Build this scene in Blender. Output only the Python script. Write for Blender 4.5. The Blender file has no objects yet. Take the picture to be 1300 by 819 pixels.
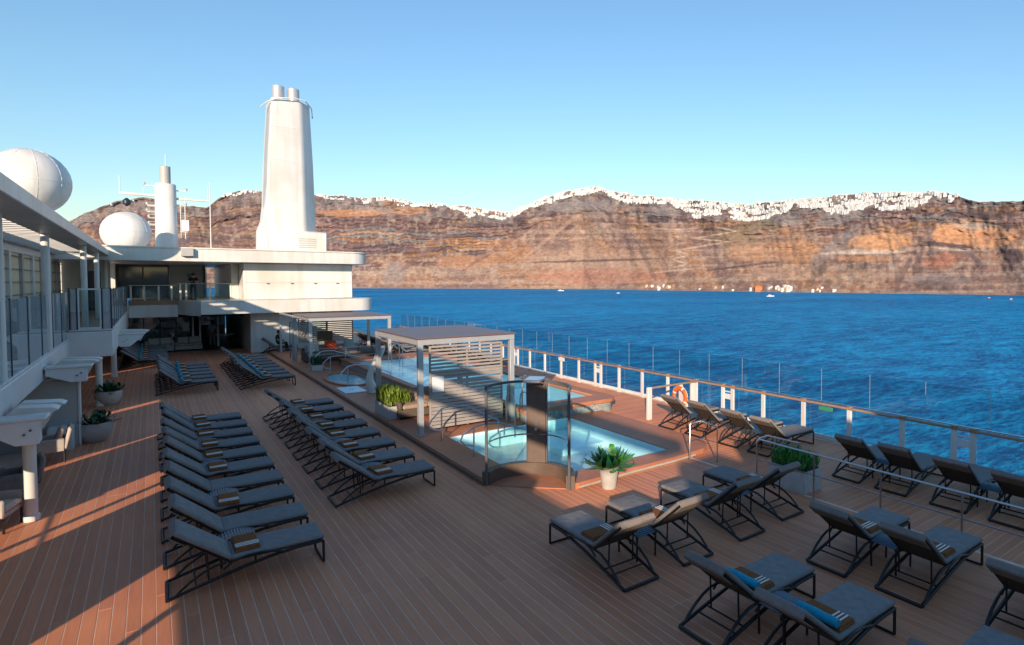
import bpy, bmesh, math, random
import numpy as np
from mathutils import Vector, Matrix
R = math.radians
random.seed(7)
rng = np.random.RandomState(11)
scene = bpy.context.scene
COL = scene.collection

# ---------------------------------------------------------------- camera
F_PX, CX, HOR, VPX, CAM_H = 754.0, 775.0, 357.0, 192.0, 4.6     # measured on the 1300 x 819 photograph
PITCH = R(2.0)
YAW = math.atan((CX - VPX) / F_PX * math.cos(PITCH))
CY = HOR + F_PX * math.tan(PITCH)
cam_d = bpy.data.cameras.new('camera')
cam = bpy.data.objects.new('camera', cam_d)
COL.objects.link(cam)
cam.location = (0, 0, CAM_H)
cam.rotation_euler = (R(90) - PITCH, 0, -YAW)
cam_d.sensor_fit = 'HORIZONTAL'
cam_d.sensor_width = 36.0
cam_d.lens = 36.0 * F_PX / 1300.0
cam_d.shift_x = (650.0 - CX) / 1300.0
cam_d.shift_y = -(409.5 - CY) / 1300.0
cam_d.clip_start, cam_d.clip_end = 0.05, 60000.0
scene.camera = cam

FW = Vector((math.sin(YAW) * math.cos(PITCH), math.cos(YAW) * math.cos(PITCH), -math.sin(PITCH)))
RT = Vector((math.cos(YAW), -math.sin(YAW), 0))
UP = RT.cross(FW)
CAMP = Vector((0, 0, CAM_H))
def ray(x, y): return FW + RT * ((x - CX) / F_PX) - UP * ((y - CY) / F_PX)
def onY(x, y, Y):
    d = ray(x, y); return CAMP + d * (Y / d.y)

# ---------------------------------------------------------------- sky and sun
SUN_AZ, SUN_EL = 50.0, 16.5          # direction the light travels, degrees from +X; elevation
w = bpy.data.worlds.new('World'); scene.world = w; w.use_nodes = True
nt = w.node_tree; nt.nodes.clear()
sky = nt.nodes.new('ShaderNodeTexSky'); sky.sky_type = 'NISHITA'; sky.sun_disc = False
sky.sun_elevation = R(SUN_EL)
sdir = Vector((-math.cos(R(SUN_AZ)), -math.sin(R(SUN_AZ))))
sky.sun_rotation = math.atan2(sdir.x, sdir.y)
sky.air_density = 1.5; sky.dust_density = 0.0; sky.ozone_density = 5.2; sky.altitude = 0
bg = nt.nodes.new('ShaderNodeBackground'); bg.inputs[1].default_value = 0.087
ow = nt.nodes.new('ShaderNodeOutputWorld')
nt.links.new(sky.outputs[0], bg.inputs[0]); nt.links.new(bg.outputs[0], ow.inputs[0])
sl = bpy.data.lights.new('sun', 'SUN'); sl.energy = 2.9; sl.angle = R(0.6); sl.color = (1.0, 0.81, 0.61)
so = bpy.data.objects.new('sun', sl); COL.objects.link(so)
ldir = Vector((math.cos(R(SUN_AZ)) * math.cos(R(SUN_EL)), math.sin(R(SUN_AZ)) * math.cos(R(SUN_EL)), -math.sin(R(SUN_EL))))
so.rotation_euler = ldir.to_track_quat('-Z', 'Y').to_euler()
so.location = (-30, -40, 30)
scene.view_settings.view_transform = 'Standard'
scene.view_settings.look = 'None'
scene.view_settings.exposure = 1.18
scene.view_settings.gamma = 1.0
scene.view_settings.use_curve_mapping = False
scene.cycles.max_bounces = 10
scene.cycles.transparent_max_bounces = 24
scene.cycles.caustics_reflective = False
scene.cycles.caustics_refractive = False

# ---------------------------------------------------------------- materials
def mat(name, col, rough=0.6, metal=0.0, var=0.0, vscale=6.0, bump=0.0, bscale=40.0, spec=0.5, coords='Object'):
    m = bpy.data.materials.new(name); m.use_nodes = True
    n = m.node_tree.nodes; l = m.node_tree.links; b = n['Principled BSDF']
    b.inputs['Roughness'].default_value = rough; b.inputs['Metallic'].default_value = metal
    b.inputs['Specular IOR Level'].default_value = spec
    b.inputs['Base Color'].default_value = (*col, 1)
    tc = n.new('ShaderNodeTexCoord')
    if var > 0:
        nz = n.new('ShaderNodeTexNoise'); nz.inputs['Scale'].default_value = vscale; nz.inputs['Detail'].default_value = 6
        l.new(tc.outputs[coords], nz.inputs['Vector'])
        rp = n.new('ShaderNodeValToRGB')
        rp.color_ramp.elements[0].position = 0.3; rp.color_ramp.elements[1].position = 0.7
        rp.color_ramp.elements[0].color = (*[c * (1 - var) for c in col], 1)
        rp.color_ramp.elements[1].color = (*[min(1, c * (1 + var)) for c in col], 1)
        l.new(nz.outputs['Fac'], rp.inputs['Fac'])
        oi = n.new('ShaderNodeObjectInfo')
        hv = n.new('ShaderNodeHueSaturation')
        mr = n.new('ShaderNodeMapRange'); mr.inputs['To Min'].default_value = 1 - var * .6; mr.inputs['To Max'].default_value = 1 + var * .6
        l.new(oi.outputs['Random'], mr.inputs['Value']); l.new(mr.outputs['Result'], hv.inputs['Value'])
        l.new(rp.outputs['Color'], hv.inputs['Color']); l.new(hv.outputs['Color'], b.inputs['Base Color'])
    if bump > 0:
        nb = n.new('ShaderNodeTexNoise'); nb.inputs['Scale'].default_value = bscale; nb.inputs['Detail'].default_value = 4
        l.new(tc.outputs[coords], nb.inputs['Vector'])
        bp = n.new('ShaderNodeBump'); bp.inputs['Strength'].default_value = bump; bp.inputs['Distance'].default_value = 0.01
        l.new(nb.outputs['Fac'], bp.inputs['Height']); l.new(bp.outputs['Normal'], b.inputs['Normal'])
    return m

def glassmat(name, tint=(0.9, 0.96, 0.96), refl=1.0, rough=0.02):
    m = bpy.data.materials.new(name); m.use_nodes = True
    n = m.node_tree.nodes; l = m.node_tree.links; n.remove(n['Principled BSDF'])
    o = n['Material Output']; t = n.new('ShaderNodeBsdfTransparent'); t.inputs[0].default_value = (*tint, 1)
    g = n.new('ShaderNodeBsdfGlossy'); g.inputs['Roughness'].default_value = rough
    fr = n.new('ShaderNodeLayerWeight'); fr.inputs['Blend'].default_value = 0.5
    pw = n.new('ShaderNodeMath'); pw.operation = 'POWER'; pw.inputs[1].default_value = 5.0; l.new(fr.outputs['Facing'], pw.inputs[0])
    mu = n.new('ShaderNodeMath'); mu.operation = 'MULTIPLY_ADD'; mu.inputs[1].default_value = 0.9 * min(1, refl); mu.inputs[2].default_value = 0.04 * refl; mu.use_clamp = True
    mx = n.new('ShaderNodeMixShader')
    l.new(pw.outputs[0], mu.inputs[0]); l.new(mu.outputs[0], mx.inputs[0]); l.new(t.outputs[0], mx.inputs[1]); l.new(g.outputs[0], mx.inputs[2])
    l.new(mx.outputs[0], o.inputs['Surface'])
    return m

def watermat(name, tint, bumpscale, strength, refl=1.0):
    m = glassmat(name, tint, refl, 0.03)
    n = m.node_tree.nodes; l = m.node_tree.links
    tc = n.new('ShaderNodeTexCoord'); nz = n.new('ShaderNodeTexNoise'); nz.inputs['Scale'].default_value = bumpscale; nz.inputs['Detail'].default_value = 3
    l.new(tc.outputs['Object'], nz.inputs['Vector'])
    bp = n.new('ShaderNodeBump'); bp.inputs['Strength'].default_value = strength; bp.inputs['Distance'].default_value = 0.05
    l.new(nz.outputs['Fac'], bp.inputs['Height'])
    for q in n:
        if q.type in ('BSDF_GLOSSY', 'LAYER_WEIGHT'): l.new(bp.outputs['Normal'], q.inputs['Normal'])
    return m

M = {}
def whitemat(name, col):
    m = mat(name, col, 0.38)
    n = m.node_tree.nodes; l = m.node_tree.links; b = n['Principled BSDF']; geo = n.new('ShaderNodeNewGeometry')
    def nz(scale, sc, det):
        mp = n.new('ShaderNodeMapping'); mp.inputs['Scale'].default_value = scale; l.new(geo.outputs['Position'], mp.inputs['Vector'])
        q = n.new('ShaderNodeTexNoise'); q.inputs['Scale'].default_value = sc; q.inputs['Detail'].default_value = det; l.new(mp.outputs[0], q.inputs['Vector']); return q
    a1 = nz((1, 1, .06), 2.6, 5); a2 = nz((1, 1, 1), .5, 4)
    ad = n.new('ShaderNodeMath'); ad.operation = 'MULTIPLY'; l.new(a1.outputs['Fac'], ad.inputs[0]); l.new(a2.outputs['Fac'], ad.inputs[1])
    rp = n.new('ShaderNodeValToRGB'); e = rp.color_ramp.elements; e[0].position = .13; e[1].position = .33
    e[0].color = (col[0] * .84, col[1] * .80, col[2] * .74, 1); e[1].color = (*col, 1); l.new(ad.outputs[0], rp.inputs['Fac']); l.new(rp.outputs['Color'], b.inputs['Base Color'])
    bp = n.new('ShaderNodeBump'); bp.inputs['Strength'].default_value = .06; bp.inputs['Distance'].default_value = .05; l.new(a2.outputs['Fac'], bp.inputs['Height']); l.new(bp.outputs[0], b.inputs['Normal'])
    return m
M['white'] = whitemat('white_paint', (0.70, 0.69, 0.67))
M['white2'] = mat('white_panel_paint', (0.66, 0.67, 0.68), 0.45, var=0.06, vscale=1.2)
M['grey'] = mat('grey_paint', (0.42, 0.41, 0.39), 0.5, var=0.06, vscale=1)
M['dgrey'] = mat('dark_grey_paint', (0.10, 0.10, 0.105), 0.5, var=0.08)
M['navy'] = mat('navy_joint', (0.012, 0.018, 0.04), 0.4)
M['caulk'] = mat('deck_caulk', (0.78, 0.56, 0.42), 0.8, var=0.15, vscale=3)
M['cushion'] = mat('charcoal_cushion', (0.215, 0.198, 0.19), 0.9, var=0.12, vscale=9, bump=0.25, bscale=180, spec=0.2)
for _k in ('cushion',):
    _n = M[_k].node_tree.nodes; _l = M[_k].node_tree.links; _b = _n['Principled BSDF']
    _oi = _n.new('ShaderNodeObjectInfo'); _tc = _n.new('ShaderNodeTexCoord'); _ad = _n.new('ShaderNodeVectorMath'); _ad.operation = 'ADD'
    _l.new(_tc.outputs['Object'], _ad.inputs[0]); _l.new(_oi.outputs['Location'], _ad.inputs[1])
    _nz = _n.new('ShaderNodeTexNoise'); _nz.inputs['Scale'].default_value = 5.0; _nz.inputs['Detail'].default_value = 3; _nz.inputs['Distortion'].default_value = 1.2; _l.new(_ad.outputs[0], _nz.inputs['Vector'])
    _bp = _n.new('ShaderNodeBump'); _bp.inputs['Strength'].default_value = .6; _bp.inputs['Distance'].default_value = .035; _l.new(_nz.outputs['Fac'], _bp.inputs['Height'])
    _old = [x for x in _n if x.type == 'BUMP' and x != _bp][0]; _l.new(_bp.outputs[0], _old.inputs['Normal'])
M['cushion_warm'] = mat('taupe_cushion', (0.22, 0.18, 0.16), 0.9, var=0.12, vscale=9, bump=0.25, bscale=180, spec=0.2)
M['frame'] = mat('black_frame', (0.012, 0.011, 0.011), 0.42, var=0.1)
M['sling'] = mat('brown_sling', (0.062, 0.048, 0.040), 0.85, var=0.12, vscale=20, bump=0.3, bscale=300)
M['bluetop'] = mat('slate_blue_slat', (0.035, 0.075, 0.115), 0.5, var=0.1)
M['towel'] = mat('brown_towel', (0.24, 0.092, 0.036), 0.95, var=0.15, vscale=30, bump=0.5, bscale=260, spec=0.1)
M['stripe'] = mat('cream_stripe', (0.72, 0.68, 0.62), 0.95, var=0.05, bump=0.4, bscale=260, spec=0.1)
M['aqua'] = mat('aqua_towel', (0.03, 0.34, 0.48), 0.95, var=0.1, vscale=30, bump=0.5, bscale=260, spec=0.1)
M['steel'] = mat('brushed_steel', (0.55, 0.56, 0.58), 0.28, 1.0)
M['alu'] = mat('grey_aluminium', (0.46, 0.46, 0.47), 0.4, 0.3, var=0.05)
M['slat'] = mat('slat_taupe', (0.33, 0.29, 0.265), 0.6, var=0.08, vscale=5)
M['darkbrown'] = mat('dark_brown_panel', (0.13, 0.085, 0.062), 0.55, var=0.15, vscale=4)
M['rooftop'] = mat('mauve_roof_sheet', (0.16, 0.10, 0.10), 0.45, var=0.08, vscale=1)
M['handrail'] = mat('timber_handrail', (0.34, 0.20, 0.125), 0.5, var=0.15, vscale=3)
M['glass'] = glassmat('clear_glass', (0.86, 0.95, 0.94), 1.0)
def milky(m, f):
    n = m.node_tree.nodes; l = m.node_tree.links; o = n['Material Output']; src = o.inputs['Surface'].links[0].from_socket
    d = n.new('ShaderNodeBsdfDiffuse'); d.inputs[0].default_value = (.62, .72, .78, 1); mx = n.new('ShaderNodeMixShader'); mx.inputs[0].default_value = f
    l.new(src, mx.inputs[1]); l.new(d.outputs[0], mx.inputs[2]); l.new(mx.outputs[0], o.inputs['Surface'])
M['glassg'] = glassmat('wind_glass', (0.80, 0.92, 0.93), 0.8)
M['glassd'] = glassmat('tinted_glass', (0.84, 0.90, 0.92), 4.5); milky(M['glassd'], .22)
M['darkglass'] = mat('dark_window_glass', (0.012, 0.018, 0.024), 0.06, spec=0.9)
M['tile'] = mat('pool_tile_pale', (0.66, 0.90, 0.94), 0.4, var=0.07, vscale=1.3)
M['tile2'] = mat('pool_tile_cyan', (0.06, 0.50, 0.60), 0.4, var=0.12, vscale=0.5)
M['mosaic'] = mat('mosaic_tile', (0.33, 0.36, 0.34), 0.35, var=0.45, vscale=16)
M['water'] = watermat('pool_water', (0.84, 0.985, 0.99), 2.6, 0.45, 0.6)
M['coping'] = mat('coping_timber', (0.46, 0.175, 0.09), 0.6, var=0.10, vscale=2.5, bump=0.1)
M['kerb'] = mat('kerb_timber', (0.15, 0.085, 0.055), 0.6, var=0.12, vscale=2.5)
M['pot'] = mat('stone_pot', (0.46, 0.43, 0.40), 0.8, var=0.10, vscale=9, bump=0.3, bscale=60)
M['soil'] = mat('soil', (0.03, 0.02, 0.015), 0.95, var=0.3, vscale=30)
M['leaf'] = mat('leaf_green', (0.055, 0.23, 0.035), 0.42, var=0.45, vscale=9)
M['leafd'] = mat('leaf_dark', (0.022, 0.075, 0.03), 0.45, var=0.4, vscale=9)
M['leafy'] = mat('leaf_yellow_green', (0.17, 0.25, 0.02), 0.6, var=0.45, vscale=9)
M['wicker'] = mat('brown_wicker', (0.10, 0.075, 0.058), 0.8, var=0.2, vscale=30, bump=0.6, bscale=120)
M['tan'] = mat('tan_cushion', (0.36, 0.25, 0.18), 0.9, var=0.1, vscale=8, bump=0.2, bscale=150)
M['beige'] = mat('beige_fabric', (0.42, 0.36, 0.31), 0.9, var=0.1, vscale=8, bump=0.2, bscale=150)
M['pillow'] = mat('pale_blue_pillow', (0.42, 0.52, 0.55), 0.9, var=0.08, bump=0.2, bscale=150)
M['orange'] = mat('orange_pillow', (0.72, 0.09, 0.025), 0.9, var=0.08, bump=0.2, bscale=150)
M['lifering'] = mat('orange_lifebuoy', (0.78, 0.13, 0.02), 0.5, var=0.05)
M['blind'] = mat('beige_blind', (0.66, 0.58, 0.42), 0.8, var=0.08)
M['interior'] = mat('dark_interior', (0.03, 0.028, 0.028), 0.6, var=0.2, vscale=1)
M['deckwood'] = mat('upper_deck_timber', (0.30, 0.18, 0.12), 0.6, var=0.15, vscale=2)
M['skin'] = mat('skin', (0.42, 0.24, 0.17), 0.6)
M['black'] = mat('black_cloth', (0.012, 0.012, 0.014), 0.9)
M['shirt'] = mat('pale_blue_shirt', (0.40, 0.50, 0.58), 0.9)
M['khaki'] = mat('khaki_cloth', (0.30, 0.24, 0.19), 0.9)
M['hair'] = mat('dark_hair', (0.015, 0.011, 0.009), 0.6)
M['boat'] = mat('boat_hull', (0.75, 0.75, 0.75), 0.4)
M['rust'] = mat('red_paint', (0.35, 0.05, 0.03), 0.5)
M['green'] = mat('green_sign', (0.05, 0.25, 0.13), 0.5)
M['housewhite'] = mat('whitewash', (0.60, 0.59, 0.575), 0.8, var=0.06, vscale=.1)
M['housetan'] = mat('tan_render', (0.60, 0.45, 0.30), 0.85, var=0.1, vscale=.1)
M['housedark'] = mat('dark_opening', (0.22, 0.21, 0.22), 0.6)

def deckmat(name, axis):
    m = mat(name, (0.235, 0.125, 0.085), 0.55, spec=0.35)
    n = m.node_tree.nodes; l = m.node_tree.links; b = n['Principled BSDF']
    geo = n.new('ShaderNodeNewGeometry'); mp = n.new('ShaderNodeMapping')
    mp.inputs['Scale'].default_value = (26, 1.1, 1) if axis == 'Y' else (1.1, 26, 1)
    l.new(geo.outputs['Position'], mp.inputs['Vector'])
    nz = n.new('ShaderNodeTexNoise'); nz.inputs['Scale'].default_value = 1.0; nz.inputs['Detail'].default_value = 7; nz.inputs['Roughness'].default_value = 0.65
    l.new(mp.outputs[0], nz.inputs['Vector'])
    n2 = n.new('ShaderNodeTexNoise'); n2.inputs['Scale'].default_value = 0.45; n2.inputs['Detail'].default_value = 5
    l.new(geo.outputs['Position'], n2.inputs['Vector'])
    oi = n.new('ShaderNodeObjectInfo')
    a1 = n.new('ShaderNodeMath'); a1.operation = 'MULTIPLY_ADD'; a1.inputs[1].default_value = 0.5
    l.new(nz.outputs['Fac'], a1.inputs[0]); 
    a0 = n.new('ShaderNodeMath'); a0.operation = 'MULTIPLY'; a0.inputs[1].default_value = 0.20; l.new(oi.outputs['Random'], a0.inputs[0])
    l.new(a0.outputs[0], a1.inputs[2])
    a2 = n.new('ShaderNodeMath'); a2.operation = 'MULTIPLY_ADD'; a2.inputs[1].default_value = 0.62
    l.new(n2.outputs['Fac'], a2.inputs[0]); l.new(a1.outputs[0], a2.inputs[2])
    rp = n.new('ShaderNodeValToRGB'); e = rp.color_ramp.elements
    e[0].position = 0.30; e[0].color = (0.42, 0.132, 0.060, 1); e[1].position = 0.85; e[1].color = (0.72, 0.272, 0.132, 1)
    l.new(a2.outputs[0], rp.inputs['Fac']); l.new(rp.outputs['Color'], b.inputs['Base Color'])
    rr = n.new('ShaderNodeMapRange'); rr.inputs['To Min'].default_value = 0.42; rr.inputs['To Max'].default_value = 0.72
    l.new(n2.outputs['Fac'], rr.inputs['Value']); l.new(rr.outputs[0], b.inputs['Roughness'])
    bp = n.new('ShaderNodeBump'); bp.inputs['Strength'].default_value = 0.15; bp.inputs['Distance'].default_value = 0.004
    l.new(nz.outputs['Fac'], bp.inputs['Height']); l.new(bp.outputs[0], b.inputs['Normal'])
    return m
M['plankY'] = deckmat('deck_plank', 'Y')
M['plankX'] = deckmat('side_deck_plank', 'X')

# ---------------------------------------------------------------- mesh builder
class MB:
    def __init__(s): s.v = []; s.f = []; s.mi = []; s.cur = 0
    def add(s, v, f):
        n = len(s.v); s.v += [tuple(p) for p in v]
        for q in f: s.f.append(tuple(i + n for i in q)); s.mi.append(s.cur)
        return s
    def box(s, x0, x1, y0, y1, z0, z1, c=0.0):
        if c <= 0:
            v = [(x, y, z) for z in (z0, z1) for y in (y0, y1) for x in (x0, x1)]
            return s.add(v, [(0, 2, 3, 1), (4, 5, 7, 6), (0, 1, 5, 4), (2, 6, 7, 3), (0, 4, 6, 2), (1, 3, 7, 5)])
        c = min(c, (x1 - x0) * .45, (y1 - y0) * .45, (z1 - z0) * .45)
        v = []; idx = {}
        X = (x0, x1); Y = (y0, y1); Z = (z0, z1); sg = (1, -1)
        for i in (0, 1):
            for j in (0, 1):
                for k in (0, 1):
                    for a in range(3):
                        p = [X[i] + sg[i] * c, Y[j] + sg[j] * c, Z[k] + sg[k] * c]
                        p[a] = (X[i], Y[j], Z[k])[a]
                        idx[i, j, k, a] = len(v); v.append(tuple(p))
        f = []
        for a in range(3):
            b, d = [q for q in range(3) if q != a]
            for e in (0, 1):
                ring = []
                for (u, w_) in ((0, 0), (1, 0), (1, 1), (0, 1)):
                    t = [0, 0, 0]; t[a] = e; t[b] = u; t[d] = w_
                    ring.append(idx[t[0], t[1], t[2], a])
                f.append(tuple(ring))
        for a in range(3):
            b, d = [q for q in range(3) if q != a]
            for u in (0, 1):
                for w_ in (0, 1):
                    t0 = [0, 0, 0]; t0[b] = u; t0[d] = w_; t1 = list(t0); t1[a] = 1
                    f.append((idx[(*t0, b)], idx[(*t1, b)], idx[(*t1, d)], idx[(*t0, d)]))
        for i in (0, 1):
            for j in (0, 1):
                for k in (0, 1): f.append((idx[i, j, k, 0], idx[i, j, k, 1], idx[i, j, k, 2]))
        return s.add(v, f)
    def prism(s, poly, a0, a1, axis='z'):
        n = len(poly)
        def P(p, a): return {'z': (p[0], p[1], a), 'y': (p[0], a, p[1]), 'x': (a, p[0], p[1])}[axis]
        v = [P(p, a0) for p in poly] + [P(p, a1) for p in poly]
        f = [tuple(range(n))[::-1], tuple(range(n, 2 * n))] + [(i, (i + 1) % n, n + (i + 1) % n, n + i) for i in range(n)]
        return s.add(v, f)
    def tube(s, pts, r, n=8, sx=1.0):
        pts = [Vector(p) for p in pts]; rs = r if isinstance(r, (list, tuple)) else [r] * len(pts)
        v = []; prev = None
        for i, p in enumerate(pts):
            if i == 0: t = pts[1] - p
            elif i == len(pts) - 1: t = p - pts[i - 1]
            else: t = (pts[i + 1] - p).normalized() + (p - pts[i - 1]).normalized()
            t.normalize()
            if prev is None:
                a = Vector((0, 0, 1)) if abs(t.z) < .9 else Vector((1, 0, 0))
                u = t.cross(a).normalized()
            else:
                u = (prev - t * prev.dot(t)).normalized()
            prev = u; q = t.cross(u)
            for k in range(n):
                an = 2 * math.pi * (k + .5) / n
                v.append(p + (u * math.cos(an) * sx + q * math.sin(an)) * rs[i])
        f = []
        for i in range(len(pts) - 1):
            for k in range(n):
                f.append((i * n + k, i * n + (k + 1) % n, (i + 1) * n + (k + 1) % n, (i + 1) * n + k))
        f.append(tuple(range(n))[::-1]); f.append(tuple(range((len(pts) - 1) * n, len(pts) * n)))
        return s.add(v, f)
    def lathe(s, prof, cx=0, cy=0, n=24, sy=1.0):
        v = []; f = []
        for (r, z) in prof:
            for k in range(n):
                a = 2 * math.pi * k / n; v.append((cx + r * math.cos(a), cy + r * math.sin(a) * sy, z))
        for i in range(len(prof) - 1):
            for k in range(n):
                f.append((i * n + k, i * n + (k + 1) % n, (i + 1) * n + (k + 1) % n, (i + 1) * n + k))
        f.append(tuple(range(n))[::-1]); f.append(tuple(range((len(prof) - 1) * n, len(prof) * n)))
        return s.add(v, f)
    def cushion(s, x0, x1, y0, y1, z0, z1, n=8, puff=0.25, p=5.0):
        """soft box: super-ellipse outline, edges pulled in"""
        v = []; f = []
        cx, cy, cz = (x0 + x1) / 2, (y0 + y1) / 2, (z0 + z1) / 2
        hx, hy, hz = (x1 - x0) / 2, (y1 - y0) / 2, (z1 - z0) / 2
        mx = min(hx, hy); rr = min(hz * 1.2, mx * .5)
        def prof(u, h):                      # 1 inside, to 0 at border
            d = (1 - abs(u)) * h
            return math.sqrt(max(0, 1 - (1 - min(1, d / rr)) ** 2))
        us = [-1, -1 + .25 * rr / hx, -1 + .6 * rr / hx, -1 + rr / hx, -.4, 0, .4, 1 - rr / hx, 1 - .6 * rr / hx, 1 - .25 * rr / hx, 1]
        ws = [-1, -1 + .25 * rr / hy, -1 + .6 * rr / hy, -1 + rr / hy, -.3, .3, 1 - rr / hy, 1 - .6 * rr / hy, 1 - .25 * rr / hy, 1]
        a, b = len(us), len(ws)
        for sgn in (-1, 1):
            for u in us:
                for w_ in ws:
                    e = min(prof(u, hx), prof(w_, hy)); e = .18 + .82 * e
                    crown = 1 + puff * (1 - u * u) * (1 - w_ * w_)
                    v.append((cx + u * hx, cy + w_ * hy, cz + sgn * hz * e * (crown if sgn > 0 else 1)))
        o = a * b
        for i in range(a - 1):
            for j in range(b - 1):
                q = (i * b + j, (i + 1) * b + j, (i + 1) * b + j + 1, i * b + j + 1)
                f.append(q[::-1]); f.append(tuple(k + o for k in q))
        for i in range(a - 1):
            f.append((i * b, (i + 1) * b, o + (i + 1) * b, o + i * b))
            f.append((i * b + b - 1, o + i * b + b - 1, o + (i + 1) * b + b - 1, (i + 1) * b + b - 1))
        for j in range(b - 1):
            f.append((j, o + j, o + j + 1, j + 1))
            q = (a - 1) * b
            f.append((q + j, q + j + 1, o + q + j + 1, o + q + j))
        return s.add(v, f)
    def xf(s, Mx):
        s.v = [tuple(Mx @ Vector(p)) for p in s.v]; return s
    def mesh(s, name, mats, smooth=True, ang=38):
        me = bpy.data.meshes.new(name); me.from_pydata(s.v, [], s.f)
        for m in (mats if isinstance(mats, (list, tuple)) else [mats]): me.materials.append(M[m])
        if any(s.mi): me.polygons.foreach_set('material_index', s.mi)
        bm = bmesh.new(); bm.from_mesh(me); bmesh.ops.recalc_face_normals(bm, faces=bm.faces); bm.to_mesh(me); bm.free()
        if smooth:
            me.polygons.foreach_set('use_smooth', [True] * len(me.polygons)); me.set_sharp_from_angle(angle=R(ang))
        me.update(); return me
    def build(s, name, mats, parent=None, smooth=True, ang=38):
        return obj(name, s.mesh(name, mats, smooth, ang), parent)

def obj(name, me, parent=None, loc=None, rz=None):
    o = bpy.data.objects.new(name, me); COL.objects.link(o)
    if parent: o.parent = parent
    if loc: o.location = loc
    if rz is not None: o.rotation_euler = (0, 0, rz)
    return o
def tag(o, label=None, cat=None, group=None, kind=None):
    if label: o['label'] = label
    if cat: o['category'] = cat
    if group: o['group'] = group
    if kind: o['kind'] = kind
    return o
def thing(name, label, cat, loc=(0, 0, 0), rz=0.0, group=None):
    o = bpy.data.objects.new(name, None); COL.objects.link(o); o.empty_display_size = 0.2
    o.location = loc; o.rotation_euler = (0, 0, rz)
    return tag(o, label, cat, group)
KIDS = {}
def dup(root, loc, rz, label=None, group=None):
    r = root.copy(); COL.objects.link(r); r.location = loc; r.rotation_euler = (0, 0, rz)
    if label: r['label'] = label
    if group: r['group'] = group
    for ch in KIDS[root.name]:
        c = ch.copy(); COL.objects.link(c); c.parent = r
        for g in KIDS.get(ch.name, []):
            d = g.copy(); COL.objects.link(d); d.parent = c
    return r
def regkids(root):
    allo = [o for o in bpy.data.objects if o.parent is not None]
    KIDS[root.name] = [o for o in allo if o.parent == root]
    for k in KIDS[root.name]: KIDS[k.name] = [o for o in allo if o.parent == k]
def ordinal(i): return ['first', 'second', 'third', 'fourth', 'fifth', 'sixth', 'seventh', 'eighth', 'ninth', 'tenth', 'eleventh', 'twelfth'][i]
def arc(cx, cy, r, a0, a1, n): return [(cx + r * math.cos(R(a0 + (a1 - a0) * i / n)), cy + r * math.sin(R(a0 + (a1 - a0) * i / n))) for i in range(n + 1)]

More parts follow.
